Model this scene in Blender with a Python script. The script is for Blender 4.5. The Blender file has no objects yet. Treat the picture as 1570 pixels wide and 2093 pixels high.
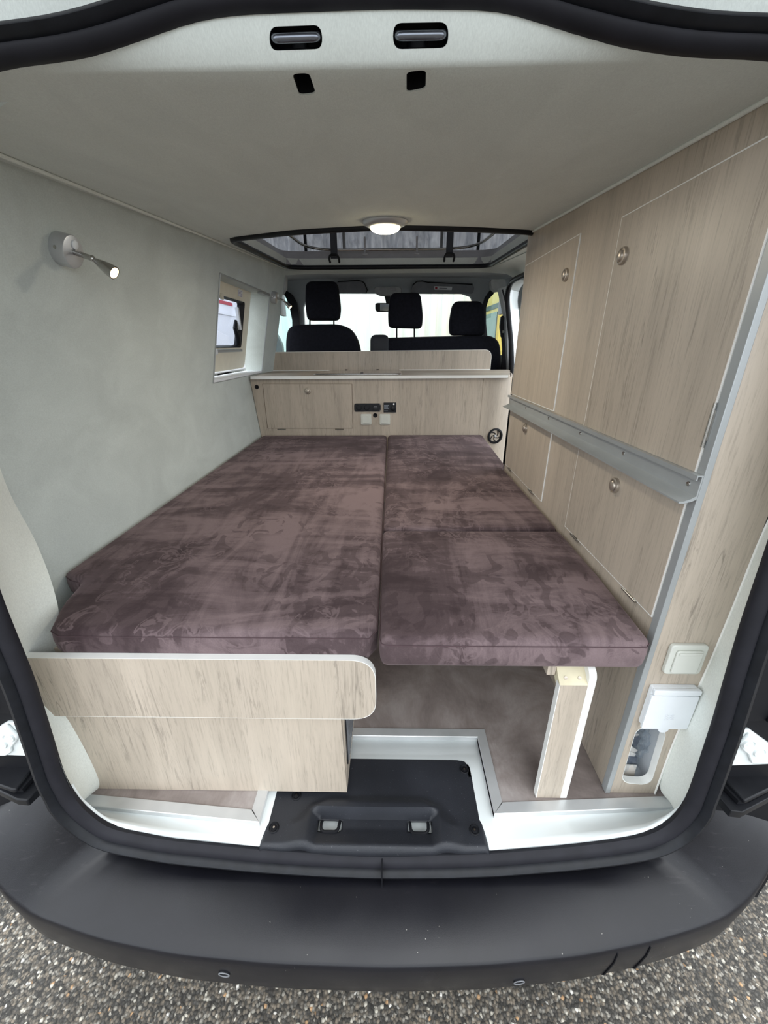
import bpy, bmesh, math, random
from math import radians, sin, cos, pi
from mathutils import Vector, Matrix
random.seed(7)
SC = bpy.context.scene
COL = SC.collection

# ------------------------------------------------------------------ camera
F = 821.0; PITCH = radians(22.56); YAW = radians(-1.14); ROLL = radians(.385); CAM = (0.0, 0.0, 1.05)
def ray(u, v):
    a = (u-785)/F; b = (v-1046.5)/F
    c, s = cos(ROLL), sin(ROLL); a, b = c*a-s*b, s*a+c*b
    x = a; y = cos(PITCH)-b*sin(PITCH); z = -sin(PITCH)-b*cos(PITCH)
    c, s = cos(YAW), sin(YAW)
    return (c*x+s*y, -s*x+c*y, z)
def at(n, d, u, v):            # point of the plane n.p = d seen at u, v of the photo: used to measure the real place
    r = ray(u, v); t = (d-sum(n[i]*CAM[i] for i in range(3)))/sum(n[i]*r[i] for i in range(3))
    return Vector([CAM[i]+t*r[i] for i in range(3)])
def aX(x, *p): return [at((1, 0, 0), x, *q) for q in p]
def aY(y, *p): return [at((0, 1, 0), y, *q) for q in p]
def aZ(z, *p): return [at((0, 0, 1), z, *q) for q in p]
cam_d = bpy.data.cameras.new('camera'); cam = bpy.data.objects.new('camera', cam_d); COL.objects.link(cam)
cam_d.sensor_fit = 'VERTICAL'; cam_d.sensor_height = 36; cam_d.lens = 36*F/2093; cam_d.clip_start = .02; cam_d.clip_end = 200
def camvec(x, y, z):           # camera axes in world: columns right, up, back
    return Vector((x, y, z))
cR, sR = cos(ROLL), sin(ROLL)
def dirw(a, b, f=1.0):
    a, b = cR*a-sR*b, sR*a+cR*b
    x = a; y = cos(PITCH)*f-b*sin(PITCH); z = -sin(PITCH)*f-b*cos(PITCH)
    return Vector((cos(YAW)*x+sin(YAW)*y, -sin(YAW)*x+cos(YAW)*y, z))
rt = dirw(1, 0, 0); up = dirw(0, -1, 0); bk = -dirw(0, 0, 1)
M = Matrix(((rt.x, up.x, bk.x, CAM[0]), (rt.y, up.y, bk.y, CAM[1]), (rt.z, up.z, bk.z, CAM[2]), (0, 0, 0, 1)))
cam.matrix_world = M
SC.camera = cam

# ------------------------------------------------------------------ materials
def srgb(r, g, b):
    def f(c):
        c /= 255.
        return c/12.92 if c <= .04045 else ((c+.055)/1.055)**2.4
    return (f(r), f(g), f(b), 1)
class NT:
    def __init__(s, name):
        s.m = bpy.data.materials.new(name); s.m.use_nodes = True
        s.t = s.m.node_tree; s.t.nodes.clear()
        s.o = s.t.nodes.new('ShaderNodeOutputMaterial')
        s.b = s.t.nodes.new('ShaderNodeBsdfPrincipled')
        s.l(s.b.outputs[0], s.o.inputs[0])
    def n(s, typ, **k):
        nd = s.t.nodes.new(typ)
        for a, v in k.items():
            if a in nd.inputs.keys() if hasattr(nd.inputs, 'keys') else False: nd.inputs[a].default_value = v
            else: setattr(nd, a, v)
        return nd
    def l(s, a, b): s.t.links.new(a, b)
    def coord(s, scale=(1, 1, 1), rot=(0, 0, 0), loc=(0, 0, 0)):
        c = s.t.nodes.new('ShaderNodeTexCoord'); m = s.t.nodes.new('ShaderNodeMapping')
        m.inputs['Scale'].default_value = scale; m.inputs['Rotation'].default_value = rot; m.inputs['Location'].default_value = loc
        s.l(c.outputs['Object'], m.inputs[0]); return m.outputs[0]
    def noise(s, vec, scale=1, detail=4, rough=.5, dist=0):
        n = s.t.nodes.new('ShaderNodeTexNoise'); n.inputs['Scale'].default_value = scale; n.inputs['Detail'].default_value = detail
        n.inputs['Roughness'].default_value = rough; n.inputs['Distortion'].default_value = dist; s.l(vec, n.inputs['Vector']); return n.outputs[0]
    def ramp(s, fac, *stops, interp='LINEAR'):
        r = s.t.nodes.new('ShaderNodeValToRGB'); cr = r.color_ramp; cr.interpolation = interp
        while len(cr.elements) < len(stops): cr.elements.new(.5)
        for e, (p, c) in zip(cr.elements, stops):
            e.position = p; e.color = c if isinstance(c, tuple) else (c, c, c, 1)
        s.l(fac, r.inputs[0]); return r.outputs[0]
    def mix(s, f, a, b, mode='MIX'):
        m = s.t.nodes.new('ShaderNodeMix'); m.data_type = 'RGBA'; m.blend_type = mode
        for v, i in ((f, 0), (a, 6), (b, 7)):
            if isinstance(v, (int, float)): m.inputs[i].default_value = v
            elif isinstance(v, tuple): m.inputs[i].default_value = v
            else: s.l(v, m.inputs[i])
        return m.outputs[2]
    def bump(s, h, strength=.2, dist=.001):
        b = s.t.nodes.new('ShaderNodeBump'); b.inputs['Strength'].default_value = strength; b.inputs['Distance'].default_value = dist
        s.l(h, b.inputs['Height']); s.l(b.outputs[0], s.b.inputs['Normal'])
    def set(s, col=None, rough=None, metal=None, **k):
        if col is not None:
            if isinstance(col, tuple): s.b.inputs['Base Color'].default_value = col
            else: s.l(col, s.b.inputs['Base Color'])
        if rough is not None:
            if isinstance(rough, (int, float)): s.b.inputs['Roughness'].default_value = rough
            else: s.l(rough, s.b.inputs['Roughness'])
        if metal is not None: s.b.inputs['Metallic'].default_value = metal
        for a, v in k.items(): s.b.inputs[a.replace('_', ' ')].default_value = v
        return s.m
def plain(name, col, rough=.5, metal=0., var=.06, scale=25, bump=0., bscale=300, **k):
    t = NT(name); v = t.coord()
    n = t.noise(v, scale, 3)
    d = tuple(c*(1-var*2) for c in col[:3])+(1,); l = tuple(min(1, c*(1+var)) for c in col[:3])+(1,)
    c = t.ramp(n, (.3, d), (.7, l))
    if bump: t.bump(t.noise(v, bscale, 3), bump, .0006)
    return t.set(c, rough, metal, **k)
def wood(name, base, grain=2, seed=0.):
    t = NT(name)
    def sc(a, b): return tuple(b if i == grain else a for i in range(3))
    v1 = t.coord(sc(1, .07), loc=(seed, seed*1.7, seed*.6)); v2 = t.coord(sc(1, .035), loc=(seed*2, 1, seed)); v3 = t.coord(sc(1, .06), loc=(3+seed, 1, 2))
    b = base; f = lambda k, w=(1, 1, 1): tuple(min(1, b[i]*k*w[i]) for i in range(3))+(1,)
    big = t.noise(v1, 11, 5, .6, .8)
    c = t.ramp(big, (.25, f(.82)), (.5, f(1.0)), (.75, f(1.12, (1, 1, 1.01))))
    v5 = t.coord(sc(1, .055), loc=(seed, 2, seed))
    fine = t.noise(v5, 210, 6, .72, .5)
    c = t.mix(.8, c, t.ramp(fine, (.30, .66), (.48, .98), (.75, 1.06)), 'MULTIPLY')
    st = t.noise(v3, 75, 6, .75, 1.4)
    mask = t.ramp(t.noise(t.coord(sc(1, .25), loc=(seed, 5, 5)), 9, 3, .6), (.48, 0.), (.60, 1.))
    dk = t.ramp(st, (.52, 1.), (.60, .72), (.72, .5))
    c = t.mix(mask, c, t.mix(.85, c, dk, 'MULTIPLY'))
    pn = t.noise(t.coord(sc(1, .02), loc=(seed+2, 5, 5)), 8, 2)
    c = t.mix(.8, c, t.ramp(pn, (.35, .93), (.6, 1.03)), 'MULTIPLY')
    v4 = t.coord(sc(1, .05), loc=(seed+7, 4, 1))
    cr = t.noise(v4, 26, 2, .5, 1.6)
    crk = t.ramp(cr, (.488, 1.), (.5, .35), (.512, 1.))
    m2 = t.ramp(t.noise(t.coord((1, 1, .5), loc=(seed, 3, 8)), 7, 2), (.60, 0.), (.68, 1.))
    c = t.mix(m2, c, t.mix(.7, c, crk, 'MULTIPLY'))
    t.bump(fine, .15, .0005)
    return t.set(c, .42)
def suede(name, seed=0., lift=0.):
    t = NT(name)
    dark = srgb(56, 45, 47); mid = srgb(84, 71, 73); light = srgb(122, 106, 108)
    v = t.coord(loc=(seed, seed*2, 0)); vx = t.coord((.8, 3.2, 1), rot=(0, 0, .35), loc=(seed, 1, 0)); vy = t.coord((3.4, .8, 1), rot=(0, 0, -.22), loc=(1, seed, 0))
    a = t.noise(vx, 2.3, 7, .66, 1.2); b = t.noise(vy, 2.4, 6, .62, 1.3); g = t.noise(v, 1.3, 3, .5, .8)
    base = t.mix(.34, t.mix(.45, a, b), g)
    L = lift
    m = t.ramp(base, (.41-L, .0), (.455-L, .22), (.468-L, .36), (.50-L, .46), (.512-L, .62), (.58-L, 1.))
    c = t.ramp(m, (.0, dark), (.5, mid), (1., light))
    msk = t.ramp(t.noise(t.coord(loc=(seed, 7, 3)), 2.6, 2), (.47, 0.), (.53, 1.))
    sw = t.noise(v, 10, 3, .45, 2.2)
    hm = t.ramp(sw, (.515, 0.), (.53, .55), (.575, .4), (.585, 0.), (.63, .0), (.645, .5))
    c = t.mix(t.mix(1., msk, hm, 'MULTIPLY'), c, light)
    msk2 = t.ramp(t.noise(t.coord(loc=(5, seed, 3)), 3.0, 2), (.45, 0.), (.53, 1.))
    hd = t.ramp(t.noise(t.coord((1, .7, 1), loc=(seed, seed, 2)), 15, 2, .4, 1.6), (.575, 0.), (.60, .45))
    c = t.mix(t.mix(1., msk2, hd, 'MULTIPLY'), c, dark)
    c = t.mix(.5, c, t.ramp(t.noise(v, 420, 2), (.3, .86), (.7, 1.1)), 'MULTIPLY')
    t.bump(t.mix(.5, m, t.noise(v, 500, 2)), .08, .001)
    return t.set(c, .95, 0, Sheen_Weight=.2, Sheen_Roughness=.45, Specular_IOR_Level=.12, Sheen_Tint=srgb(200, 180, 182))
def felt(name, col, big=.10, dirn=(1, 1, 1)):
    t = NT(name); v = t.coord(dirn)
    f = lambda k: tuple(min(1, c*k) for c in col[:3])+(1,)
    c = t.ramp(t.noise(v, 4.5, 5, .6, .7), (.3, f(1-big)), (.7, f(1+big)))
    c = t.mix(.6, c, t.ramp(t.noise(v, 260, 3, .7), (.3, .86), (.7, 1.1)), 'MULTIPLY')
    t.bump(t.noise(v, 380, 3), .25, .0008)
    return t.set(c, .95, 0, Sheen_Weight=.1, Specular_IOR_Level=.2)
def glass(name, tint=(1, 1, 1, 1), fac=.06, rough=0.):
    t = NT(name); t.t.nodes.remove(t.b)
    tr = t.t.nodes.new('ShaderNodeBsdfTransparent'); tr.inputs[0].default_value = tint
    gl = t.t.nodes.new('ShaderNodeBsdfGlossy'); gl.inputs['Roughness'].default_value = rough
    mx = t.t.nodes.new('ShaderNodeMixShader'); lw = t.t.nodes.new('ShaderNodeLayerWeight'); lw.inputs[0].default_value = .5
    pw = t.t.nodes.new('ShaderNodeMath'); pw.operation = 'POWER'; pw.inputs[1].default_value = 4; t.l(lw.outputs['Facing'], pw.inputs[0])
    ml = t.t.nodes.new('ShaderNodeMath'); ml.operation = 'MULTIPLY_ADD'; ml.inputs[1].default_value = .5; ml.inputs[2].default_value = .03; t.l(pw.outputs[0], ml.inputs[0])
    t.l(ml.outputs[0], mx.inputs[0]); t.l(tr.outputs[0], mx.inputs[1]); t.l(gl.outputs[0], mx.inputs[2]); t.l(mx.outputs[0], t.o.inputs[0])
    return t.m
def emis(name, col, s):
    t = NT(name); return t.set((0, 0, 0, 1), .5, 0, Emission_Color=col, Emission_Strength=s)

OAK = srgb(183, 171, 156)
W_V = wood('oak_laminate_upright', OAK, 2, 0.)
W_V2 = wood('oak_laminate_cabinet', OAK, 2, 4.3)
W_V3 = wood('oak_laminate_kitchen', OAK, 2, 9.1)
W_X = wood('oak_laminate_top', OAK, 0, 2.)
SUEDE1 = suede('brown_suede_left', 0.); SUEDE2 = suede('brown_suede_rear', 3.7, .03); SUEDE3 = suede('brown_suede_front', 8.2, .02)
PIPE = plain('suede_seam', srgb(78, 60, 64), .9)
FELT_W = felt('grey_green_wall_felt', srgb(194, 201, 197), .08, (1, 1, 1.4))
FELT_C = felt('grey_headliner_felt', srgb(214, 219, 214), .05, (2.2, .8, 1))
FELT_P = felt('white_pillar_felt', srgb(226, 230, 224), .04)
FELT_CAB = felt('dark_grey_cab_headliner', srgb(178, 184, 188), .05)
PILLAR_G = plain('grey_pillar_plastic', srgb(170, 172, 172), .6)
WHITE_EDGE = plain('white_edge_band', srgb(236, 236, 232), .35, var=.02)
WHITE_PAINT = plain('white_body_paint', srgb(226, 232, 232), .25, var=.02, scale=4, Coat_Weight=.4)
CREAM = plain('cream_frame_plastic', srgb(226, 220, 202), .45, var=.02)
WHITE_PL = plain('white_plastic', srgb(226, 230, 234), .35, var=.01)
SWITCH_PL = plain('warm_grey_switch_plastic', srgb(206, 208, 200), .4, var=.01)
RUBBER = plain('black_rubber', srgb(25, 27, 32), .42, var=.15, scale=40, bump=.2, bscale=200, Specular_IOR_Level=.25)
RUBBER_R = plain('black_ribbed_rubber', srgb(30, 30, 36), .6, var=.1, Specular_IOR_Level=.25)
BLK = plain('black_plastic', srgb(26, 27, 31), .4, var=.15, Specular_IOR_Level=.25)
DARKV = plain('dark_void_plastic', srgb(14, 15, 20), .6, Specular_IOR_Level=.25)
SEATF = plain('black_seat_fabric', srgb(26, 27, 36), .95, var=.15, scale=60, bump=.4, bscale=600, Specular_IOR_Level=.25)
CHROME = plain('brushed_steel', srgb(190, 188, 184), .22, 1., var=.05)
NICKEL = plain('satin_nickel', srgb(184, 174, 162), .35, .7, var=.05)
SILVER_P = plain('silver_lamp_paint', srgb(190, 192, 194), .35, .5, var=.02)
TOOTHED = None
def alu_mat():
    t = NT('anodised_aluminium'); v = t.coord((1, 1, 1)); v2 = t.coord((3, 300, 300))
    c = t.ramp(t.noise(v, 8, 3), (.3, srgb(190, 193, 194)), (.7, srgb(216, 218, 219)))
    t.bump(t.noise(v2, 3, 2), .05, .0004)
    return t.set(c, .35, .45)
ALU = alu_mat()
ALU_G = plain('satin_aluminium_profile', srgb(168, 172, 173), .4, .35, var=.03, scale=10)
def bumper_mat():
    t = NT('grained_black_bumper_plastic'); v = t.coord()
    c = t.ramp(t.noise(v, 5, 5, .6, .8), (.3, srgb(15, 15, 20)), (.7, srgb(22, 22, 28)))
    sc = t.ramp(t.noise(t.coord((2, 14, 14)), 9, 6, .7, .4), (.58, 0.), (.75, 1.))
    c = t.mix(t.mix(1., sc, t.ramp(t.noise(v, 3, 2), (.45, 0.), (.65, .5)), 'MULTIPLY'), c, srgb(66, 62, 66))
    dots = t.ramp(t.noise(v, 170, 1), (.80, 0.), (.83, .7))
    c = t.mix(dots, c, srgb(150, 148, 142))
    t.bump(t.noise(v, 900, 2), .25, .0005)
    r = t.ramp(t.noise(v, 4, 3), (.3, .27), (.7, .42))
    return t.set(c, r, 0, Specular_IOR_Level=.38)
BUMP = bumper_mat()
def sillcover_mat():
    t = NT('grained_black_sill_plastic'); v = t.coord()
    c = t.ramp(t.noise(v, 8, 4), (.3, srgb(36, 38, 43)), (.7, srgb(46, 48, 54)))
    c = t.mix(t.ramp(t.noise(v, 240, 2), (.70, 0.), (.78, .6)), c, srgb(120, 120, 124))
    t.bump(t.noise(v, 700, 2), .6, .0008)
    return t.set(c, .42, 0, Specular_IOR_Level=.35)
SILLC = sillcover_mat()
def floor_mat():
    t = NT('grey_brown_vinyl_floor'); v = t.coord(); v2 = t.coord((6, 1, 1), rot=(0, 0, .5))
    c = t.ramp(t.noise(v, 5, 6, .65, .5), (.3, srgb(112, 102, 99)), (.5, srgb(142, 132, 128)), (.7, srgb(172, 164, 161)))
    c = t.mix(.5, c, t.ramp(t.noise(v2, 30, 5, .7), (.3, .85), (.7, 1.1)), 'MULTIPLY')
    t.bump(t.noise(v, 200, 3), .2, .0006)
    return t.set(c, .42)
VINYL = floor_mat()
def ground_mat():
    t = NT('exposed_aggregate_asphalt'); v = t.coord((1, 1, 1))
    vo = t.t.nodes.new('ShaderNodeTexVoronoi'); vo.inputs['Scale'].default_value = 140; vo.inputs['Randomness'].default_value = 1
    nz = t.t.nodes.new('ShaderNodeTexNoise'); nz.inputs['Scale'].default_value = 90; t.l(v, nz.inputs['Vector'])
    vv = t.t.nodes.new('ShaderNodeMixRGB'); vv.inputs[0].default_value = .0035; t.l(v, vv.inputs[1]); t.l(nz.outputs['Color'], vv.inputs[2])
    t.l(vv.outputs[0], vo.inputs['Vector'])
    sep = t.t.nodes.new('ShaderNodeSeparateColor'); t.l(vo.outputs['Color'], sep.inputs[0])
    c = t.ramp(sep.outputs[0], (0., srgb(66, 63, 58)), (.28, srgb(106, 99, 89)), (.5, srgb(82, 79, 74)), (.64, srgb(128, 118, 104)), (.82, srgb(150, 145, 135)), (.94, srgb(196, 190, 176)), (.984, srgb(186, 150, 112)), (.99, srgb(226, 222, 214)), interp='CONSTANT')
    edge = t.ramp(vo.outputs['Distance'], (.35, 1.), (.62, .38))
    c = t.mix(.9, c, edge, 'MULTIPLY')
    c = t.mix(.8, c, t.ramp(t.noise(v, 9, 4), (.3, .82), (.7, 1.1)), 'MULTIPLY')
    blot = t.ramp(t.noise(t.coord(loc=(2.1, 5, 0)), 7, 3), (.68, 0.), (.72, .85))
    c = t.mix(blot, c, srgb(44, 42, 40))
    inv = t.t.nodes.new('ShaderNodeMath'); inv.operation = 'SUBTRACT'; inv.inputs[0].default_value = 1; t.l(vo.outputs['Distance'], inv.inputs[1])
    t.bump(inv.outputs[0], .5, .003)
    return t.set(c, .7)
GROUND = ground_mat()
def corr_mat(name, a, b, sc):
    t = NT(name); v = t.coord()
    w = t.t.nodes.new('ShaderNodeTexWave'); w.inputs['Scale'].default_value = sc; w.bands_direction = 'X'; t.l(v, w.inputs[0])
    c = t.ramp(w.outputs[1], (0., a), (1., b)); return t.set(c, .5)
BUILD = corr_mat('white_corrugated_cladding', srgb(222, 230, 226), srgb(238, 243, 240), .9)
TRAIL = plain('white_trailer_panel', srgb(226, 228, 236), .5, var=.02)
YELL = plain('yellow_truck_paint', srgb(226, 168, 26), .35, var=.03)
RED = plain('red_stripe', srgb(170, 40, 60), .5)
TENT = None
def tent_mat():
    t = NT('grey_tent_canvas'); v = t.coord((5, 1, 1.5))
    c = t.ramp(t.noise(v, 4, 4, .6, 1.2), (.3, srgb(120, 122, 128)), (.7, srgb(176, 176, 180)))
    t.bump(t.noise(v, 3, 3, .5, 1.5), .8, .02)
    m = t.set(c, .8)
    tl = t.t.nodes.new('ShaderNodeBsdfTranslucent'); mx = t.t.nodes.new('ShaderNodeMixShader'); mx.inputs[0].default_value = .45
    t.l(c, tl.inputs[0]); t.l(t.b.outputs[0], mx.inputs[1]); t.l(tl.outputs[0], mx.inputs[2]); t.l(mx.outputs[0], t.o.inputs[0])
    return m
TENT = tent_mat()
HATCH_P = plain('grey_hatch_plastic', srgb(168, 168, 172), .4, var=.03)
GLASS = glass('clear_window_glass', (.97, .99, .98, 1)); GLASS_T = glass('green_tinted_glass', (.80, .95, .94, 1)); GLASS_W = glass('caravan_window_acrylic', (.9, .92, .97, 1))
def hobglass():
    t = NT('dark_brown_hob_glass'); return t.set(srgb(92, 80, 74), .08, 0, Specular_IOR_Level=.8, Coat_Weight=.5)
HOBG = hobglass()
LAMP_E = emis('warm_led_emitter', (1, .86, .55, 1), 14); SPOT_E = emis('warm_spot_emitter', (1, .80, .42, 1), 20)
def plasticbag():
    t = NT('clear_plastic_film'); t.t.nodes.remove(t.b)
    tr = t.t.nodes.new('ShaderNodeBsdfTransparent'); tr.inputs[0].default_value = (.93, .95, .97, 1)
    gl = t.t.nodes.new('ShaderNodeBsdfGlossy'); gl.inputs['Roughness'].default_value = .15
    df = t.t.nodes.new('ShaderNodeBsdfDiffuse'); df.inputs[0].default_value = (.8, .83, .87, 1)
    m1 = t.t.nodes.new('ShaderNodeMixShader'); m1.inputs[0].default_value = .35; t.l(gl.outputs[0], m1.inputs[1]); t.l(df.outputs[0], m1.inputs[2])
    n = t.ramp(t.noise(t.coord((1, 1, .6)), 40, 4, .6, 3), (.45, .02), (.7, .20))
    mx = t.t.nodes.new('ShaderNodeMixShader'); t.l(n, mx.inputs[0]); t.l(tr.outputs[0], mx.inputs[1]); t.l(m1.outputs[0], mx.inputs[2]); t.l(mx.outputs[0], t.o.inputs[0])
    return t.m
FILM = plasticbag()

# ------------------------------------------------------------------ mesh helpers
def link(name, me, mat=None, parent=None, smooth=40, bevel=0, seg=2):
    o = bpy.data.objects.new(name, me); COL.objects.link(o)
    if mat:
        me.materials.append(mat)
    if parent: o.parent = parent
    if smooth:
        for p in me.polygons: p.use_smooth = True
        me.set_sharp_from_angle(angle=radians(smooth))
    if bevel:
        b = o.modifiers.new('bevel', 'BEVEL'); b.width = bevel; b.segments = seg; b.limit_method = 'ANGLE'; b.angle_limit = radians(35)
        b.harden_normals = False
    return o
def fin(name, bm, mat=None, parent=None, **k):
    bmesh.ops.recalc_face_normals(bm, faces=bm.faces[:])
    me = bpy.data.meshes.new(name); bm.to_mesh(me); bm.free()
    return link(name, me, mat, parent, **k)
def addbox(bm, x0, x1, y0, y1, z0, z1, mtx=None):
    vs = [bm.verts.new(p) for p in ((x0, y0, z0), (x1, y0, z0), (x1, y1, z0), (x0, y1, z0), (x0, y0, z1), (x1, y0, z1), (x1, y1, z1), (x0, y1, z1))]
    if mtx:
        for v in vs: v.co = mtx @ v.co
    for f in ((3, 2, 1, 0), (4, 5, 6, 7), (0, 1, 5, 4), (1, 2, 6, 5), (2, 3, 7, 6), (3, 0, 4, 7)): bm.faces.new([vs[i] for i in f])
    return vs
def box(name, x0, x1, y0, y1, z0, z1, mat, parent=None, bevel=0, **k):
    bm = bmesh.new(); addbox(bm, x0, x1, y0, y1, z0, z1); return fin(name, bm, mat, parent, bevel=bevel, **k)
def addprism(bm, pts, vec):
    vec = Vector(vec); a = [bm.verts.new(Vector(p)) for p in pts]; b = [bm.verts.new(Vector(p)+vec) for p in pts]
    n = len(a)
    bm.faces.new(a); bm.faces.new(b[::-1])
    for i in range(n): bm.faces.new((a[i], a[(i+1) % n], b[(i+1) % n], b[i]))
def prism(name, pts, vec, mat, parent=None, bevel=0, **k):
    bm = bmesh.new(); addprism(bm, pts, vec); return fin(name, bm, mat, parent, bevel=bevel, **k)
def rnd(pts, r, seg=6):
    """round corners of a polygon (3D points); r single or list"""
    n = len(pts); out = []
    for i in range(n):
        p = Vector(pts[i]); a = Vector(pts[i-1]); b = Vector(pts[(i+1) % n])
        ri = r[i] if isinstance(r, (list, tuple)) else r
        if ri <= 0: out.append(p); continue
        da = (a-p); db = (b-p); la = da.length; lb = db.length; ri = min(ri, la*.49, lb*.49)
        s = p+da.normalized()*ri; e = p+db.normalized()*ri
        for k in range(seg+1):
            t = k/seg; out.append(s*(1-t)**2+p*2*t*(1-t)+e*t*t)
    return out
def addtube(bm, path, r, n=10, closed=False, cap=True, flat=None):
    P = [Vector(p) for p in path]; m = len(P); rings = []
    ref = None
    for i, p in enumerate(P):
        if closed: t = (P[(i+1) % m]-P[i-1]).normalized()
        else: t = (P[min(i+1, m-1)]-P[max(i-1, 0)]).normalized()
        if ref is None:
            ref = Vector((0, 0, 1)) if abs(t.z) < .9 else Vector((1, 0, 0))
        u = (ref-t*ref.dot(t)).normalized(); w = t.cross(u); ref = u
        rr = r[i] if isinstance(r, (list, tuple)) else r
        fu, fw = flat if flat else (1, 1)
        rings.append([bm.verts.new(p+u*cos(2*pi*k/n)*rr*fu+w*sin(2*pi*k/n)*rr*fw) for k in range(n)])
    for i in range(m if closed else m-1):
        A, B = rings[i], rings[(i+1) % m]
        for k in range(n): bm.faces.new((A[k], A[(k+1) % n], B[(k+1) % n], B[k]))
    if cap and not closed:
        bm.faces.new(rings[0][::-1]); bm.faces.new(rings[-1])
def tube(name, path, r, mat, parent=None, n=10, closed=False, flat=None, **k):
    bm = bmesh.new(); addtube(bm, path, r, n, closed, flat=flat); return fin(name, bm, mat, parent, **k)
def addlathe(bm, prof, o, ax, n=32):
    """prof: (r, h) list along axis ax from o"""
    ax = Vector(ax).normalized(); ref = Vector((0, 0, 1)) if abs(ax.z) < .9 else Vector((1, 0, 0))
    u = (ref-ax*ref.dot(ax)).normalized(); w = ax.cross(u); o = Vector(o); rings = []
    for r, h in prof:
        if r < 1e-6: rings.append([bm.verts.new(o+ax*h)])
        else: rings.append([bm.verts.new(o+ax*h+(u*cos(2*pi*k/n)+w*sin(2*pi*k/n))*r) for k in range(n)])
    for A, B in zip(rings, rings[1:]):
        if len(A) == 1 and len(B) == 1: continue
        for k in range(n):
            if len(A) == 1: bm.faces.new((A[0], B[(k+1) % n], B[k]))
            elif len(B) == 1: bm.faces.new((A[k], A[(k+1) % n], B[0]))
            else: bm.faces.new((A[k], A[(k+1) % n], B[(k+1) % n], B[k]))
def lathe(name, prof, o, ax, mat, parent=None, n=32, **k):
    bm = bmesh.new(); addlathe(bm, prof, o, ax, n); return fin(name, bm, mat, parent, **k)
def loft(name, rows, mat, parent=None, thick=0, **k):
    bm = bmesh.new(); R = [[bm.verts.new(Vector(p)) for p in r] for r in rows]
    for A, B in zip(R, R[1:]):
        for i in range(len(A)-1): bm.faces.new((A[i], A[i+1], B[i+1], B[i]))
    o = fin(name, bm, mat, parent, **k)
    if thick:
        s = o.modifiers.new('solid', 'SOLIDIFY'); s.thickness = thick; s.offset = -1
    return o
def cut(o, *cutters):
    par = o.parent; o.parent = None
    for c in cutters:
        m = o.modifiers.new('cut', 'BOOLEAN'); m.operation = 'DIFFERENCE'; m.object = c; m.solver = 'EXACT'
        bpy.context.view_layer.objects.active = o
        # cut before any bevel
        o.modifiers.move(len(o.modifiers)-1, 0)
        dg = bpy.context.evaluated_depsgraph_get()
        mods = [(x, x.show_viewport) for x in o.modifiers if x != m]
        for x, _ in mods: x.show_viewport = False
        dg.update()
        me = bpy.data.meshes.new_from_object(o.evaluated_get(dg), depsgraph=dg)
        for x, s in mods: x.show_viewport = s
        o.modifiers.remove(m); o.data = me
        bpy.data.objects.remove(c, do_unlink=True)
    o.data.set_sharp_from_angle(angle=radians(40)); o.parent = par
def resample(pts, n):
    P = [Vector(p) for p in pts]; L = [0]
    for a, b in zip(P, P[1:]): L.append(L[-1]+(b-a).length)
    out = []
    for i in range(n):
        s = L[-1]*i/(n-1); j = 0
        while j < len(L)-2 and L[j+1] < s: j += 1
        t = (s-L[j])/max(1e-9, L[j+1]-L[j]); out.append(P[j].lerp(P[j+1], t))
    return out
def smooth_path(pts, n, it=6):
    P = resample(pts, n)
    for _ in range(it):
        P = [P[0]]+[(P[i-1]+P[i]*2+P[i+1])/4 for i in range(1, len(P)-1)]+[P[-1]]
    return P
# ------------------------------------------------------------------ tagging
def thing(name, label, cat, loc=(0, 0, 0), group=None):
    o = bpy.data.objects.new(name, None); COL.objects.link(o); o.empty_display_size = .05
    o.location = loc; o['label'] = label; o['category'] = cat
    if group: o['group'] = group
    return o
class Grp:
    pass
def T(name, label, cat, base=(0, 0, 0), group=None):
    """thing whose parts are modelled in world coordinates and then parented to an Empty at its base"""
    return thing(name, label, cat, base, group)
def settle():
    """keep children where they were modelled although their Empty stands at the thing's base"""
    bpy.context.view_layer.update()
    for o in COL.objects:
        if o.parent and o.parent.type == 'EMPTY' and not o.get('_local'):
            o.matrix_parent_inverse = Matrix.Translation(-Vector(o.parent.location))
def tag(o, label, cat, group=None, kind=None):
    o['label'] = label; o['category'] = cat
    if group: o['group'] = group
    if kind: o['kind'] = kind
    return o
def st(o, label=None):
    o['kind'] = 'structure'
    if label: o['label'] = label
    return o

# ================================================================== SETTING: van shell
CZ = lambda y: 1.322+.07*y          # ceiling height
st(box('floor', -.95, .95, .64, 4.3, -.12, -.075, DARKV))
# vinyl floor: L shape around the sill cut-out
fl = prism('floor', [(-.775, .632, 0), (-.315, .598, 0), (-.315, .83, 0), (.249, .83, 0), (.249, .622, 0), (.71, .645, 0), (.71, .80, 0), (.90, .82, 0), (.90, 3.3, 0), (-.92, 3.3, 0), (-.92, .85, 0), (-.77, .70, 0)], (0, 0, -.012), VINYL)
st(fl, 'grey brown vinyl floor laid around the rear sill cut-out')
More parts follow.
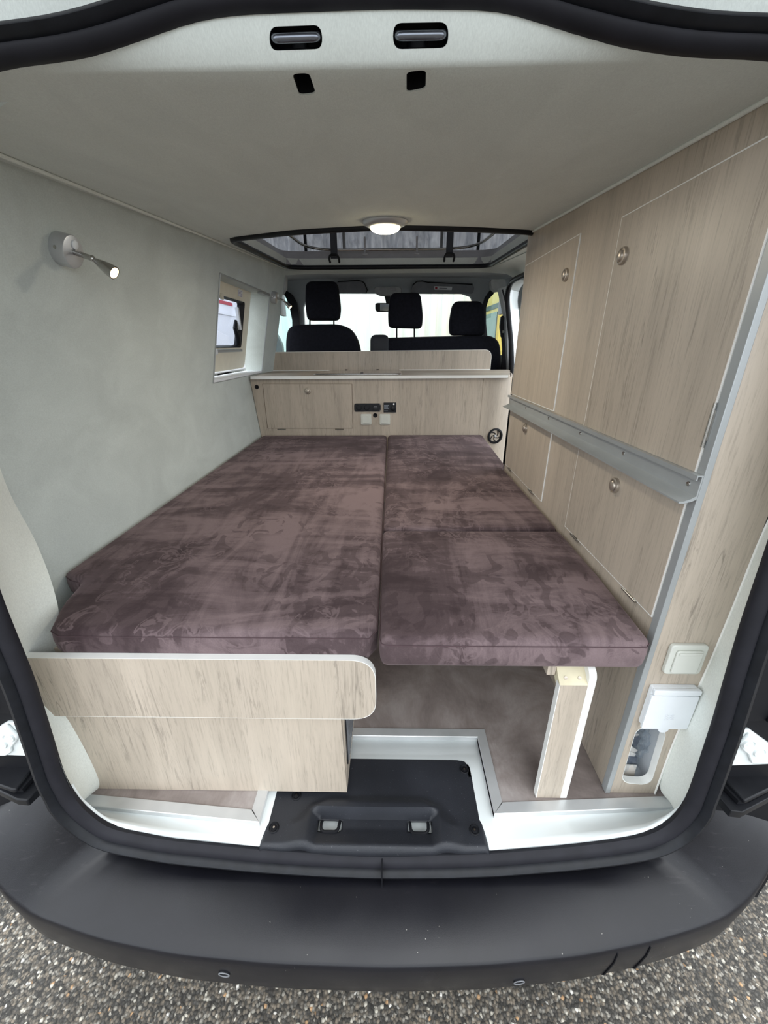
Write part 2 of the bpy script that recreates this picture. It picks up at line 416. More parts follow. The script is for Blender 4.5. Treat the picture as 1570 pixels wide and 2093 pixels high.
# painted sill below the vinyl
sA = [(-.712, .572, .155), (-.705, .570, .11), (-.672, .566, .058), (-.649, .565, .031), (-.51, .563, -.007), (-.309, .561, -.032), (-.15, .560, -.043), (-.016, .560, -.046), (.12, .560, -.040), (.227, .561, -.033), (.38, .563, -.012), (.496, .564, .012), (.58, .565, .038), (.617, .568, .077), (.640, .570, .115), (.645, .572, .15)]
sC = [(-.790, .640, .03), (-.785, .636, .0), (-.770, .632, -.015), (-.735, .628, -.022), (-.57, .615, -.022), (-.315, .602, -.022), (-.15, .60, -.022), (-.016, .60, -.022), (.12, .605, -.022), (.249, .62, -.022), (.40, .628, -.022), (.52, .634, -.022), (.62, .638, -.022), (.69, .640, -.015), (.708, .642, .0), (.715, .645, .03)]
def dens(K, m=9):
    o = []
    for a, b in zip(K, K[1:]): o += [Vector(a).lerp(Vector(b), t/m) for t in range(m)]
    o.append(Vector(K[-1]))
    for _ in range(8): o = [o[0]]+[(o[q-1]+o[q]*2+o[q+1])/4 for q in range(1, len(o)-1)]+[o[-1]]
    return o
dA, dC = dens(sA), dens(sC); rows = []
for t, zt in ((0, 1), (.25, .70), (.5, .38), (.75, .14), (1, 0)):
    rows.append([a.lerp(c, t)*1.0 for a, c in zip(dA, dC)])
    for p, a, c in zip(rows[-1], dA, dC):
        p.z = c.z+(a.z-c.z)*zt
        if abs(p.x+.04) < .225 and t > .4: p.z -= .040
for yy, dz in ((.72, 1), (.735, 0), (.86, 0)):
    rows.append([Vector((c.x, yy+(.0 if abs(c.x) < .7 else 0), min(c.z, -.022)-(.040 if dz and abs(c.x+.04) < .225 else 0))) for c in dC])
st(loft('trim_1', rows, WHITE_PAINT, thick=.01), 'white painted rear sill of the load floor')

# walls
WPL = (1, 0, -.236); WD = -.9-.236*.85
def wx(z): return -.865-.035*min(1, max(0, (z-.4)/.45)) if z < .85 else -.9+.236*(z-.85)
prof = [(-.84, -.02), (-.865, .4), (-.9, .85), (-.9+.236*.72, 1.57)]
pts = [(x, .84, z) for x, z in prof]+[(-1.0, .84, 1.57), (-1.0, .84, -.02)]
wl = prism('wall_left', pts, (0, 3.21-.84, 0), FELT_W)
# window recess, measured on the wall plane
wq = [at(WPL, WD, *q) for q in ((443, 557), (548, 600), (538, 757), (440, 786))]
y0w = (wq[0].y+wq[3].y)/2; y1w = (wq[1].y+wq[2].y)/2; z0w = (wq[2].z+wq[3].z)/2; z1w = (wq[0].z+wq[1].z)/2
cutw = box('tmp', -1.2, -.6, y0w, y1w, z0w, z1w, None)
cut(wl, cutw); st(wl, 'grey felt covered left side wall of the van')
wl.data.materials.clear(); wl.data.materials.append(FELT_W)
# outer side body beyond
st(box('wall_right', .93, .99, .64, 1.95, -.05, 1.45, WHITE_PAINT))
cth = .05
ce = prism('ceiling', [(-.98, .80, CZ(.80)), (-.98, 3.36, CZ(3.36)), (.98, 3.36, CZ(3.36)), (.98, .80, CZ(.80))], (0, 0, cth), FELT_C)
hq = [Vector((-.665, 1.935, 0)), Vector((-.36, 1.775, 0)), Vector((-.03, 1.70, 0)), Vector((.27, 1.755, 0)), Vector((.56, 1.85, 0)), Vector((.60, 1.93, 0)), Vector((.66, 3.12, 0)), Vector((.60, 3.19, 0)), Vector((0, 3.17, 0)), Vector((-.63, 3.15, 0)), Vector((-.70, 3.10, 0))]
cc = prism('tmp', [(p.x, p.y, 1.3) for p in hq], (0, 0, .6), None); cut(ce, cc)
ce.data.materials.clear(); ce.data.materials.append(FELT_C)
st(ce, 'grey felt covered ceiling of the van')
# thin felt edge trim between wall and ceiling
st(tube('trim_2', [(-.735-.009*(3.2-y)/2.3*0, y, CZ(y)-.004) for y in (.85, 1.5, 2.2, 3.2)], .004, FELT_P), 'pale edging strip between left wall and ceiling')
st(tube('trim_3', [(.540, y, CZ(y)-.003) for y in (.68, 1.2, 1.9)], .004, FELT_P), 'pale edging strip above the tall cabinet')

# rear header (headliner curving down to the tailgate opening)
def hdr_z(x): return 0
inn_top = [(-.60, .640, 1.300), (-.54, .641, 1.345), (-.47, .642, 1.362), (-.379, .642, 1.368), (-.33, .643, 1.376), (-.287, .643, 1.385), (-.227, .644, 1.399), (-.181, .644, 1.403), (-.001, .644, 1.405), (.125, .644, 1.402), (.198, .643, 1.384), (.272, .642, 1.369), (.345, .642, 1.360), (.437, .641, 1.356), (.52, .640, 1.345), (.585, .638, 1.300)]
it = smooth_path(inn_top, 61, 3)
rows = []
rows.append([p+Vector((0, -.004, .004)) for p in it])
bz = []
for p in it:
    lip = .665; zl = 1.3655
    bz.append(Vector((p.x*1.06, lip, min(zl, p.z+.012))))
rows.append([a.lerp(b, .45)+Vector((0, 0, -.0015)) for a, b in zip(rows[0], bz)])
rows.append([a.lerp(b, .85)+Vector((0, 0, -.0015)) for a, b in zip(rows[0], bz)])
rows.append([b+Vector((0, .004, 0)) for b in bz])
rows.append([Vector((p.x*1.12, .71, 1.3700)) for p in it])
rows.append([Vector((p.x*1.3, .76, CZ(.76)-.0015)) for p in it])
rows.append([Vector((p.x*1.55, .83, CZ(.83)+.001)) for p in it])
bm = bmesh.new(); LO = [[bm.verts.new(p) for p in r] for r in rows]; HI = [[bm.verts.new((p.x, p.y, 1.47)) for p in r] for r in rows]
nr_, nc_ = len(rows), len(rows[0])
for i in range(nr_-1):
    for j in range(nc_-1):
        bm.faces.new((LO[i][j], LO[i][j+1], LO[i+1][j+1], LO[i+1][j])); bm.faces.new((HI[i][j], HI[i+1][j], HI[i+1][j+1], HI[i][j+1]))
for i in range(nr_-1):
    for j in (0, nc_-1): bm.faces.new((LO[i][j], LO[i+1][j], HI[i+1][j], HI[i][j]))
for j in range(nc_-1):
    for i in (0, nr_-1): bm.faces.new((LO[i][j], HI[i][j], HI[i][j+1], LO[i][j+1]))
hd = fin('ceiling', bm, FELT_C, smooth=50)
bpy.context.view_layer.update()
def bake(o):
    dg = bpy.context.evaluated_depsgraph_get(); dg.update()
    me = bpy.data.meshes.new_from_object(o.evaluated_get(dg), depsgraph=dg); o.modifiers.clear(); o.data = me
st(hd, 'pale felt covered header above the tailgate opening')

# rear side linings (D pillars)
seal_R = [(.520, .640, 1.345), (.575, .637, 1.30), (.605, .632, 1.20), (.622, .620, 1.0), (.627, .604, .731), (.626, .595, .583), (.629, .589, .487), (.635, .582, .363), (.636, .573, .218), (.635, .568, .138), (.617, .565, .077), (.58, .562, .038), (.496, .561, .012)]
seal_L = [(-.54, .641, 1.345), (-.61, .637, 1.30), (-.655, .632, 1.20), (-.69, .620, 1.0), (-.706, .606, .75), (-.708, .598, .627), (-.706, .595, .589), (-.701, .587, .446), (-.706, .579, .312), (-.712, .571, .184), (-.696, .566, .103), (-.649, .562, .031), (-.51, .56, -.007)]
seal_B = [(-.309, .558, -.032), (-.15, .557, -.043), (-.016, .557, -.046), (.12, .557, -.040), (.227, .558, -.033), (.38, .560, -.012)]
def lin(name, tab, mat, label, sub=6):
    K = []
    for a, b in zip(tab, tab[1:]):
        for k in range(sub):
            t = k/sub; K.append([Vector(p).lerp(Vector(q), t) for p, q in zip(a, b)])
    K.append([Vector(p) for p in tab[-1]])
    for _ in range(6): K = [K[0]]+[[(K[i-1][c]+K[i][c]*2+K[i+1][c])/4 for c in range(len(K[0]))] for i in range(1, len(K)-1)]+[K[-1]]
    rows = []
    for S, M_, I in K:                       # curved across: seal, bend, inner edge
        rows.append([S*(1-t)**2+M_*2*t*(1-t)+I*t*t for t in [i/8 for i in range(9)]])
    o = loft(name, rows, mat, thick=0, smooth=60); st(o, label); return o
L_tab = [((-.610, .637, 1.30), (-.74, .70, 1.32), (-.79, .865, 1.34)), ((-.655, .632, 1.20), (-.77, .69, 1.21), (-.815, .86, 1.22)), ((-.690, .620, 1.0), (-.80, .68, 1.0), (-.868, .86, 1.0)),
 ((-.706, .606, .75), (-.80, .67, .75), (-.889, .86, .75)), ((-.707, .596, .62), (-.80, .66, .62), (-.874, .87, .62)), ((-.704, .592, .55), (-.80, .65, .55), (-.802, .80, .55)), ((-.702, .588, .48), (-.805, .65, .48), (-.780, .77, .48)),
 ((-.703, .584, .42), (-.825, .65, .42), (-.765, .73, .42)), ((-.705, .580, .33), (-.835, .64, .33), (-.77, .71, .33)), ((-.708, .577, .27), (-.785, .62, .27), (-.745, .70, .27)), ((-.702, .567, .12), (-.762, .61, .12), (-.735, .70, .12)), ((-.695, .567, .10), (-.76, .61, .05), (-.735, .70, .0)), ((-.690, .566, .09), (-.745, .60, .04), (-.775, .634, .0))]
R_tab = [((.575, .637, 1.30), (.70, .67, 1.33), (.80, .70, 1.37)), ((.605, .632, 1.20), (.70, .66, 1.22), (.775, .69, 1.25)), ((.622, .620, 1.0), (.69, .65, 1.0), (.74, .680, 1.05)), ((.627, .606, .76), (.67, .64, .76), (.680, .680, .76)),
 ((.626, .598, .65), (.668, .635, .65), (.680, .680, .656)), ((.629, .590, .51), (.665, .63, .51), (.679, .680, .514)), ((.634, .582, .38), (.665, .63, .38), (.675, .680, .384)), ((.636, .575, .25), (.662, .62, .25), (.668, .680, .261)),
 ((.636, .570, .155), (.662, .61, .15), (.665, .680, .161)), ((.630, .567, .11), (.665, .61, .06), (.667, .680, .01)), ((.617, .565, .077), (.67, .60, .02), (.706, .640, -.002))]
lin('trim_4', L_tab, FELT_P, 'white felt covered rear pillar left of the bed')
lin('trim_5', R_tab, FELT_P, 'white felt covered rear pillar right of the tall cabinet')

# ---------- tailgate seal
path_in = [Vector(p) for p in inn_top[1:-1]]+[Vector(p) for p in seal_R[2:]]+[Vector(p) for p in reversed(seal_B)]+[Vector(p) for p in reversed(seal_L[1:])]
def closed_resample(P, n, it=2):
    P = [Vector(p) for p in P]; Q = P+[P[0]]; R = resample(Q, n+1)[:-1]
    for _ in range(it): R = [(R[i-1]+R[i]*2+R[(i+1) % len(R)])/4 for i in range(len(R))]
    return R
PI_ = closed_resample(path_in, 220, 2)
cen = Vector((-.035, .60, .66))
def seal_section(i, P):
    n = len(P); t = (P[(i+1) % n]-P[i-1]).normalized(); back = Vector((0, -1, 0)); back = (back-t*back.dot(t)).normalized(); o = t.cross(back)
    if o.dot(P[i]-cen) < 0: o = -o
    return o, back
def KS(p):
    if p.z < .15: return .9
    t = max(0, min(1, (p.z-1.15)/.2)); return .8-.3*t
def seal_sweep(name, sec, mat, parent):
    bm = bmesh.new(); rings = []
    for i, p in enumerate(PI_):
        o, b = seal_section(i, PI_)
        k = KS(p)
        rings.append([bm.verts.new(p+o*s*k+b*h) for s, h in sec])
    m = len(rings)
    for i in range(m):
        A, B = rings[i], rings[(i+1) % m]; q = len(A)
        for k in range(q): bm.faces.new((A[k], A[(k+1) % q], B[(k+1) % q], B[k]))
    return fin(name, bm, mat, parent, smooth=50)
sl = T('rubber_seal', 'black rubber seal running round the whole tailgate opening', 'seal', (-.016, .557, -.075))
seal_sweep('clamping_lip', [(-.004, .004), (.002, .013), (.012, .018), (.020, .018), (.022, .008), (.022, -.004), (0, -.006)], RUBBER_R, sl)
seal_sweep('bulb', [(.020, -.004), (.020, .016), (.024, .025), (.032, .031), (.041, .029), (.047, .020), (.047, .006), (.040, -.006)], RUBBER, sl)
bm = bmesh.new(); o_, b_ = Vector((0, 0, -1)), Vector((0, -1, 0))
addbox(bm, -.022, -.0195, .5205, .556, -.103, -.044); fin('joint_line', bm, DARKV, sl)
# outer white body frame around the seal
def body_frame():
    bm = bmesh.new(); rings = []
    for i, p in enumerate(PI_):
        o, b = seal_section(i, PI_); kk = KS(p); top = max(0, min(1, (p.z-1.1)/.2))
        w = .05+.12*top
        if p.z < .05: w = .03
        rings.append([bm.verts.new(p+o*s+b*h) for s, h in ((.044*kk, -.012), (w, -.016), (w+.02, -.04), (w+.02, -.10), (.03, -.10))])
    m = len(rings)
    for i in range(m):
        A, B = rings[i], rings[(i+1) % m]
        if PI_[i].z < 1.15: continue
        for k in range(4): bm.faces.new((A[k], A[k+1], B[k+1], B[k]))
    bmesh.ops.delete(bm, geom=[v for v in bm.verts if not v.link_faces], context='VERTS')
    return fin('trim_6', bm, WHITE_PAINT, None, smooth=50)
st(body_frame(), 'white painted body flange outside the tailgate seal')
tgp = [(.50, 1.50), (.62, 1.47), (.66, 1.60), (.40, 1.82), (-.50, 1.98), (-.56, 1.92), (-.50, 1.86), (.36, 1.74)]  # raised tailgate out of view, added to shade the rear opening from the sky
st(prism('door_1', [(-.82, y, z) for y, z in tgp], (1.58, 0, 0), plain('added_tailgate_grey', srgb(110, 112, 112), .6), None, bevel=.02), 'unseen open tailgate, added above the rear opening to block sky light')
# black covers and white corners outside the seal, both sides
for sgn, nm in ((-1, 'left'), (1, 'right')):
    xo = -.035
    X = lambda d: xo+sgn*d
    st(prism('trim_7' if sgn < 0 else 'trim_8', [(X(.708), .584, .36), (X(.70), .60, .9), (X(.72), .62, 1.25), (X(1.0), .66, 1.25), (X(1.0), .60, .36)], (0, .008, 0), DARKV), 'black rear corner trim beside the %s of the seal' % nm)
    st(tube('trim_15' if sgn < 0 else 'trim_16', [(X(.78), .584, .36), (X(.84), .600, .62), (X(.88), .62, 1.0)], .007, BLK), 'thin black moulding on the %s corner trim' % nm)
    if sgn > 0:
        brk = ((1494, 1490), (1534, 1493), (1575, 1522), (1575, 1563), (1466, 1567)); rai = ((1533, 1500), (1514, 1521), (1519, 1535), (1530, 1543), (1537, 1562), (1575, 1562), (1575, 1530)); stm = ((1531, 1520), (1553, 1537))
        pdq = ((1464, 1574), (1575, 1569), (1575, 1612), (1524, 1637)); slq = ((1464, 1574), (1524, 1637), (1510, 1637), (1462, 1588)); ldq = ((1462, 1588), (1510, 1640), (1527, 1640), (1575, 1616), (1575, 1630), (1518, 1660), (1495, 1657), (1460, 1618), (1455, 1620))
    else:
        brk = ((-5, 1488), (12, 1478), (50, 1480), (74, 1547), (-5, 1544)); rai = ((12, 1481), (37, 1507), (32, 1518), (22, 1530), (24, 1538), (12, 1546), (-5, 1546), (-5, 1495)); stm = ((18, 1507), (3, 1520))
        pdq = ((-5, 1551), (76, 1558), (32, 1613), (24, 1614), (-5, 1604)); slq = ((76, 1558), (81, 1573), (45, 1613), (32, 1613)); ldq = ((84, 1575), (92, 1600), (54, 1636), (32, 1634), (-5, 1616), (-5, 1604), (24, 1614), (45, 1614))
    wb = T('corner_bracket', 'white painted corner bracket with two round stampings outside the %s of the seal' % nm, 'bracket', (X(.80), .61, .2))
    prism('bracket_plate', aY(.598, *brk), (0, .02, 0), WHITE_PAINT, wb, bevel=.003)
    prism('raised_plate', rnd(aY(.592, *rai), .006), (0, .006, .0), WHITE_PAINT, wb, bevel=.0025)
    for q in stm: lathe('round_stamping', [(.0, .002), (.005, .003), (.008, .001), (.010, .0035), (.012, .0035), (.015, -.004)], aY(.592, q)[0], (0, -1, 0), WHITE_PAINT, wb, n=24)
    st(box('trim_9' if sgn < 0 else 'trim_10', min(X(.745), X(1.0)), max(X(.745), X(1.0)), .605, .615, -.30, .36, DARKV), 'dark body panel behind the %s bumper corner' % nm)
    pd = T('bumper_step_pad', 'flat black plastic pad on the %s end of the bumper below the white bracket' % nm, 'pad', (X(.8), .60, .12))
    prism('pad', aZ(.170, *pdq), (0, 0, -.012), BLK, pd, bevel=.003)
    prism('slot', aZ(.162, *slq), (0, 0, -.01), DARKV, pd)
    prism('slotted_rim', aZ(.150, *ldq), (0, 0, -.02), BLK, pd, bevel=.003)

# ---------- bumper
bump = T('rear_bumper', 'wide grained black plastic rear bumper with a flat top step', 'bumper', (-.03, .5, -.35))
cre = [(-1.02, .74), (-1.0, .64), (-.965, .56), (-.922, .513), (-.871, .490), (-.765, .466), (-.634, .439), (-.459, .418), (-.244, .407), (.001, .405), (.2, .412), (.404, .429), (.569, .454), (.688, .479), (.807, .512), (.865, .545), (.905, .59), (.94, .66), (.95, .74)]
inn = [(-.88, .78), (-.87, .72), (-.85, .66), (-.81, .622), (-.74, .600), (-.66, .582), (-.56, .568), (-.42, .556), (-.244, .548), (.001, .545), (.18, .548), (.338, .553), (.47, .565), (.57, .580), (.66, .60), (.74, .622), (.78, .66), (.80, .72), (.81, .78)]
N = 90
C3 = smooth_path([(x, y, 0) for x, y in cre], N, 3); I3 = smooth_path([(x, y, 0) for x, y in inn], N, 3)
rows = [[] for _ in range(17)]
for c, i in zip(C3, I3):
    s = max(0, abs(c.x+.03)-.70)/.22; s = min(1, s); s2 = s*s*(3-2*s)
    zc = -.14; zi = -.098
    # wing: raised outer end
    wing = max(0, min(1, (abs(c.x+.03)-.775)/.10)); wing = wing*wing*(3-2*wing)
    out = (Vector((c.x, c.y, 0))-Vector((i.x, i.y, 0))).normalized()
    w2 = max(0, min(1, (abs(c.x+.03)-.85)/.10)); w2 = w2*w2*(3-2*w2); zi2 = zi+wing*.17+w2*.04; zc2 = zc+wing*.055+w2*.09
    secs = [(i-out*.02, zi2-.05), (i-out*.004, zi2-.006), (i+out*.004, zi2)]
    for t in (.2, .4, .6, .8):
        secs.append((i.lerp(c, t), zi2+(zc2-zi2)*t+.010*sin(pi*t)*(1-wing)))
    cc_ = c
    secs += [(cc_-out*.006, zc2+.0025), (cc_-out*.0022, zc2-.0005), (cc_, zc2-.004), (cc_+out*.002, zc2-.014), (cc_+out*.002, zc2-.05), (cc_-out*.002, zc2-.09), (cc_-out*.006, zc2-.125-.02*wing), (cc_-out*.02, zc2-.15), (cc_-out*.06, zc2-.165), (cc_-out*.12, zc2-.17)]
    for r, (p, z) in zip(rows, secs): r.append(Vector((p.x, p.y, z)))
loft('bumper_shell', rows, BUMP, bump, smooth=60)
# parking sensors on the face
for (u, v) in ((459, 1989), (1060, 2003)):
    best = None
    for r in range(9, 16):
        for k, p in enumerate(rows[r]):
            pass
    # choose the surface point whose direction is closest to the measured one
    d = Vector(ray(u, v)).normalized(); bb = 9
    for ri in range(9, 13):
        for k in range(N-1):
            for tt in range(5):
                for ss in range(5):
                    p = rows[ri][k].lerp(rows[ri][k+1], ss/5).lerp(rows[ri+1][k].lerp(rows[ri+1][k+1], ss/5), tt/5)
                    e = ((p-Vector(CAM)).normalized()-d).length
                    if e < bb: bb = e; best = (p, ri, k)
    p, ri, k = best
    nrm = (rows[ri][k+1]-rows[ri][k]).cross(rows[ri+1][k]-rows[ri][k]).normalized()
    if nrm.y > 0: nrm = -nrm
    s_ = lathe('parking_sensor', [(.0125, -.004), (.0125, .0018), (.0118, .0024), (.0108, .0018), (.0102, .0010), (.0, .0014)], p, nrm, BLK, bump, n=28)
    ring = lathe('sensor_ring', [(.0102, .0018), (.0104, .0032), (.0116, .0034), (.0124, .0026), (.0124, .0012)], p, nrm, plain('worn_grey_ring', srgb(120, 122, 126), .5), s_, n=28)
# tow cover lines
for (ua, ub) in ((1238, 1246), (1300, 1290)):
    xs = []
    best = min(range(N), key=lambda k: abs((rows[11][k]-Vector(CAM)).x/(rows[11][k]-Vector(CAM)).y - ray(ua, 1985)[0]/ray(ua, 1985)[1]))
    P = [rows[r][best]+Vector((0, -.0012, 0)) for r in (10, 11, 12, 13, 14)]
    tube('tow_cover_gap', P, .0014, DARKV, bump, n=6)
# lower black valance below the bumper so no daylight shows
st(box('trim_11', -.93, .87, .62, .70, -.45, -.05, DARKV), 'dark underbody panel behind the bumper')

# ---------- ground
bm = bmesh.new(); vs = [bm.verts.new(p) for p in ((-30, -20, -.56), (30, -20, -.56), (30, 40, -.56), (-30, 40, -.56))]; bm.faces.new(vs)
g = st(fin('ground', bm, GROUND), 'exposed aggregate asphalt yard')

# ================================================================== floor edge profiles
def lprof(name, a, b, inward, parent, mat=ALU, w=.026, miters=(0, 0)):
    """angle profile on the vinyl edge: top leg w wide, lip down"""
    a = Vector(a); b = Vector(b); i = Vector(inward).normalized(); d = (b-a).normalized()
    bm = bmesh.new()
    sec = [(0, -.020), (0, .002), (.0015, .0032), (w, .0032), (w, .0005), (.002, .0005), (.002, -.020)]
    R = []
    for p, m in ((a, miters[0]), (b, miters[1])):
        R.append([bm.verts.new(p+i*s+d*(m*s)+Vector((0, 0, z))) for s, z in sec])
    q = len(sec)
    for k in range(q): bm.faces.new((R[0][k], R[0][(k+1) % q], R[1][(k+1) % q], R[1][k]))
    bm.faces.new(R[0][::-1]); bm.faces.new(R[1])
    return fin(name, bm, mat, parent, smooth=20)
tl = T('floor_edge_profile', 'short aluminium floor edge profile in front of the storage bench', 'floor trim', (-.5, .6, 0))
lprof('front_profile', (-.778, .628, 0), (-.314, .594, 0), (.06, 1, 0), tl, miters=(0, -1))
lprof('side_profile', (-.314, .594, 0), (-.314, .832, 0), (-1, 0, 0), tl, miters=(1, 0))
trr = T('floor_edge_profile', 'long mitred aluminium floor edge profile around the right of the black sill cover', 'floor trim', (.25, .7, 0))
lprof('rear_profile', (-.32, .826, 0), (.249, .826, 0), (0, 1, 0), trr, miters=(0, 1))
lprof('side_profile', (.249, .826, 0), (.249, .620, 0), (1, 0, 0), trr, miters=(-1, -1))
lprof('front_profile', (.249, .620, 0), (.712, .643, 0), (-.05, 1, 0), trr, miters=(1, 0))

# ---------- black sill cover
sc = T('sill_cover', 'grained black plastic cover screwed over the tailgate latch in the sill', 'sill cover', (-.04, .65, -.03))
Zs = -.012
def sillmesh():
    # grid in local (x, y) with a sculpted latch recess
    nx, ny = 132, 60
    def xl(y): return -.312+(y-.552)*(.004)   # left edge
    bm = bmesh.new(); G = []
    x0, x1, ya, yb = -.306, .226, .552, .776
    def h(x, y):
        z = Zs
        # raised arch around the recess
        cx = -.040
        ax = abs(x-cx)
        # recess trapezoid
        dep = max(0, min(1, (.158-ax)/.022))*max(0, min(1, (.634-y)/.010))
        fl = max(0, min(1, (y-.552)/.05))
        rim = max(0, min(1, (.215-ax-(max(0, y-.60))*.9)/.05))*max(0, min(1, (.672-y)/.03))
        z += .012*rim*(rim*(3-2*rim))
        z -= dep*(.008+.022*fl)
        edge = min(x-x0, x1-x, yb-y)
        z -= .010*max(0, 1-edge/.012)**2
        z -= .014*max(0, (.562-y)/.012)**2
        return z
    def ydn(x): # lower edge follows the sill bow
        return .552-.006*cos((x+.04)/.27*pi/2)
    for j in range(ny+1):
        row = []
        for i in range(nx+1):
            x = x0+(x1-x0)*i/nx; yl = ydn(x); y = yl+(yb-yl)*j/ny
            row.append((x, y))
        G.append(row)
    holes = [(-.148, .607), (.068, .607)]
    def inhole(x, y):
        return any(abs(x-a) < .029 and abs(y-b) < .0125 for a, b in holes)
    V = {}
    def vert(j, i):
        if (j, i) not in V:
            x, y = G[j][i]
            # round rear corners
            cxr = x1-.035; cyr = yb-.035
            if x > cxr and y > cyr:
                dx, dy = x-cxr, y-cyr; m = max(dx, dy); l = math.hypot(dx, dy)
                if l > 0: x, y = cxr+dx*m/l, cyr+dy*m/l
            V[(j, i)] = bm.verts.new((x, y, h(*G[j][i])))
        return V[(j, i)]
    for j in range(ny):
        for i in range(nx):
            xm = (G[j][i][0]+G[j][i+1][0])/2; ym = (G[j][i][1]+G[j+1][i][1])/2
            if inhole(xm, ym): continue
            bm.faces.new((vert(j, i), vert(j, i+1), vert(j+1, i+1), vert(j+1, i)))
    o = fin('cover_plate', bm, SILLC, sc, smooth=60)
    up_ = sum(f.normal.z for f in o.data.polygons) > 0
    s = o.modifiers.new('solid', 'SOLIDIFY'); s.thickness = .003; s.offset = -1 if up_ else 1
    return h
hh = sillmesh()
for (u, v) in ((949, 1573), (970, 1697), (560, 1692), (606, 1626)):
    p = aZ(-.012, (u, v))[0]; p.z = hh(p.x, p.y)
    s_ = lathe('screw', [(.0125, -.002), (.0125, .0012), (.0108, .0030), (.0098, .0008), (.0090, -.0004), (.0078, -.0004), (.0072, .0016), (.0035, .0026), (0, .0028)], p, (0, 0, 1), DARKV, sc, n=28)
    lathe('screw_tip', [(.0026, .0022), (.0026, .0034), (0, .0036)], p, (0, 0, 1), CHROME, s_, n=8)
for k, (x, y) in enumerate(((-.148, .604), (.068, .604))):
    z0 = -.020
    P = [(x-.022, y+.018, z0-.016), (x-.022, y+.008, z0-.006), (x-.021, y-.006, z0-.004), (x-.015, y-.013, z0-.004), (x+.015, y-.013, z0-.004), (x+.021, y-.006, z0-.004), (x+.022, y+.008, z0-.006), (x+.022, y+.018, z0-.016)]
    lp = T('latch_loop', 'black steel latch loop in the %s slot of the sill cover' % ('left' if k == 0 else 'right'), 'latch', (x, y, z0-.02), 'latch loops in the sill cover')
    tube('loop', resample(P, 22), .0038, BLK, lp, n=8)
    box('white_seat', x-.032, x+.032, y-.016, y+.03, -.058, -.046, WHITE_PAINT, lp, bevel=.002)

# ================================================================== storage bench (left)
sb = T('storage_bench', 'pale oak storage bench with an overlapping white edged front board', 'bench', (-.43, 1.6, 0))
box('side_panel', -.128, -.112, .684, 2.64, 0.001, .425, W_V, sb)
fp = prism('front_panel', [(-.754, .668, .001), (-.112, .668, .001), (-.118, .668, .425), (-.764, .668, .425)], (0, .016, 0), W_V, sb)
box('bench_top', -.755, -.10, .70, 2.64, .412, .428, W_V, sb)
bl = rnd([(-.792, .652, .2765), (-.034, .652, .2765), (-.034, .652, .444), (-.792, .652, .444)], [0, .055, .055, 0], 10)
wb = prism('front_board', bl, (0, .0155, 0), W_V, sb)
eb = rnd([(-.793, .6518, .2755), (-.033, .6518, .2755), (-.033, .6518, .445), (-.793, .6518, .445)], [0, .055, .055, 0], 10)
bm = bmesh.new(); a = [Vector(p) for p in bl]; b = [Vector(p) for p in eb]; n = len(a)
A1 = [bm.verts.new(p) for p in a]; B1 = [bm.verts.new(p+Vector((0, .0002, 0))) for p in b]; A2 = [bm.verts.new(p+Vector((0, .0165, 0))) for p in a]; B2 = [bm.verts.new(p+Vector((0, .0165, 0))) for p in b]
for i in range(n):
    j = (i+1) % n
    if i == n-1: continue
    bm.faces.new((A1[i], A1[j], B1[j], B1[i])); bm.faces.new((B1[i], B1[j], B2[j], B2[i])); bm.faces.new((B2[i], B2[j], A2[j], A2[i]))
e_ = fin('edge_band', bm, WHITE_EDGE, wb); e_['label'] = 'white edge band'
# louvre grille on the aisle side of the bench
gr = T('vent_grille', 'dark louvred grille on the aisle side of the oak storage bench', 'grille', (-.11, .78, .1))
bm = bmesh.new(); addbox(bm, -.1118, -.1095, .70, .86, .06, .30); fin('grille_frame', bm, BLK, gr)
bm = bmesh.new()
for k in range(9): addbox(bm, -.1095, -.1065, .706+.0165*k, .716+.0165*k, .066, .294)
fin('louvre_slats', bm, plain('grey_louvre', srgb(110, 112, 116), .4), gr)

# ================================================================== cushions
def cushion(name, poly, z0, z1, mat, label, r=.016, seam=True, dome=.006):
    P = [Vector((x, y, 0)) for x, y in poly]
    P = rnd(P, .018, 5); P = closed_resample(P, 160, 0)
    n = len(P); bm = bmesh.new()
    c = sum(P, Vector())/n
    def inset(d):
        out = []
        for i in range(n):
            t = (P[(i+1) % n]-P[i-1]).normalized(); nrm = Vector((t.y, -t.x, 0))
            if nrm.dot(P[i]-c) < 0: nrm = -nrm
            out.append(P[i]-nrm*d)
        return out
    th = z1-z0
    levels = [(.020, z0), (.006, z0+.003), (.001, z0+.012), (-.001, z0+th*.5), (.001, z1-.016), (.0015, z1-.014), (.004, z1-.007), (.012, z1-.0015), (.022, z1)]
    rings = []
    for d, z in levels: rings.append([bm.verts.new((p.x, p.y, z)) for p in inset(d)])
    base = inset(.022)
    for k, s in enumerate((.9, .78, .62, .45, .28, .12)):
        z = z1+dome*(1-s*s)
        rings.append([bm.verts.new((c.x+(p.x-c.x)*s, c.y+(p.y-c.y)*s, z+.0012*sin(p.x*31+k)*cos(p.y*23+k*2))) for p in base])
    for A, B in zip(rings, rings[1:]):
        for i in range(n): bm.faces.new((A[i], A[(i+1) % n], B[(i+1) % n], B[i]))
    bm.faces.new(rings[0][::-1]); bm.faces.new(rings[-1])
    root = T(name, label, 'mattress cushion', (c.x, c.y, z0))
    fin('cushion_cover', bm, mat, root, smooth=60)
    if seam:
        tube('seam', [(p.x, p.y, z1-.0145) for p in inset(.0002)], .0011, PIPE, root, n=6, closed=True)
    return root
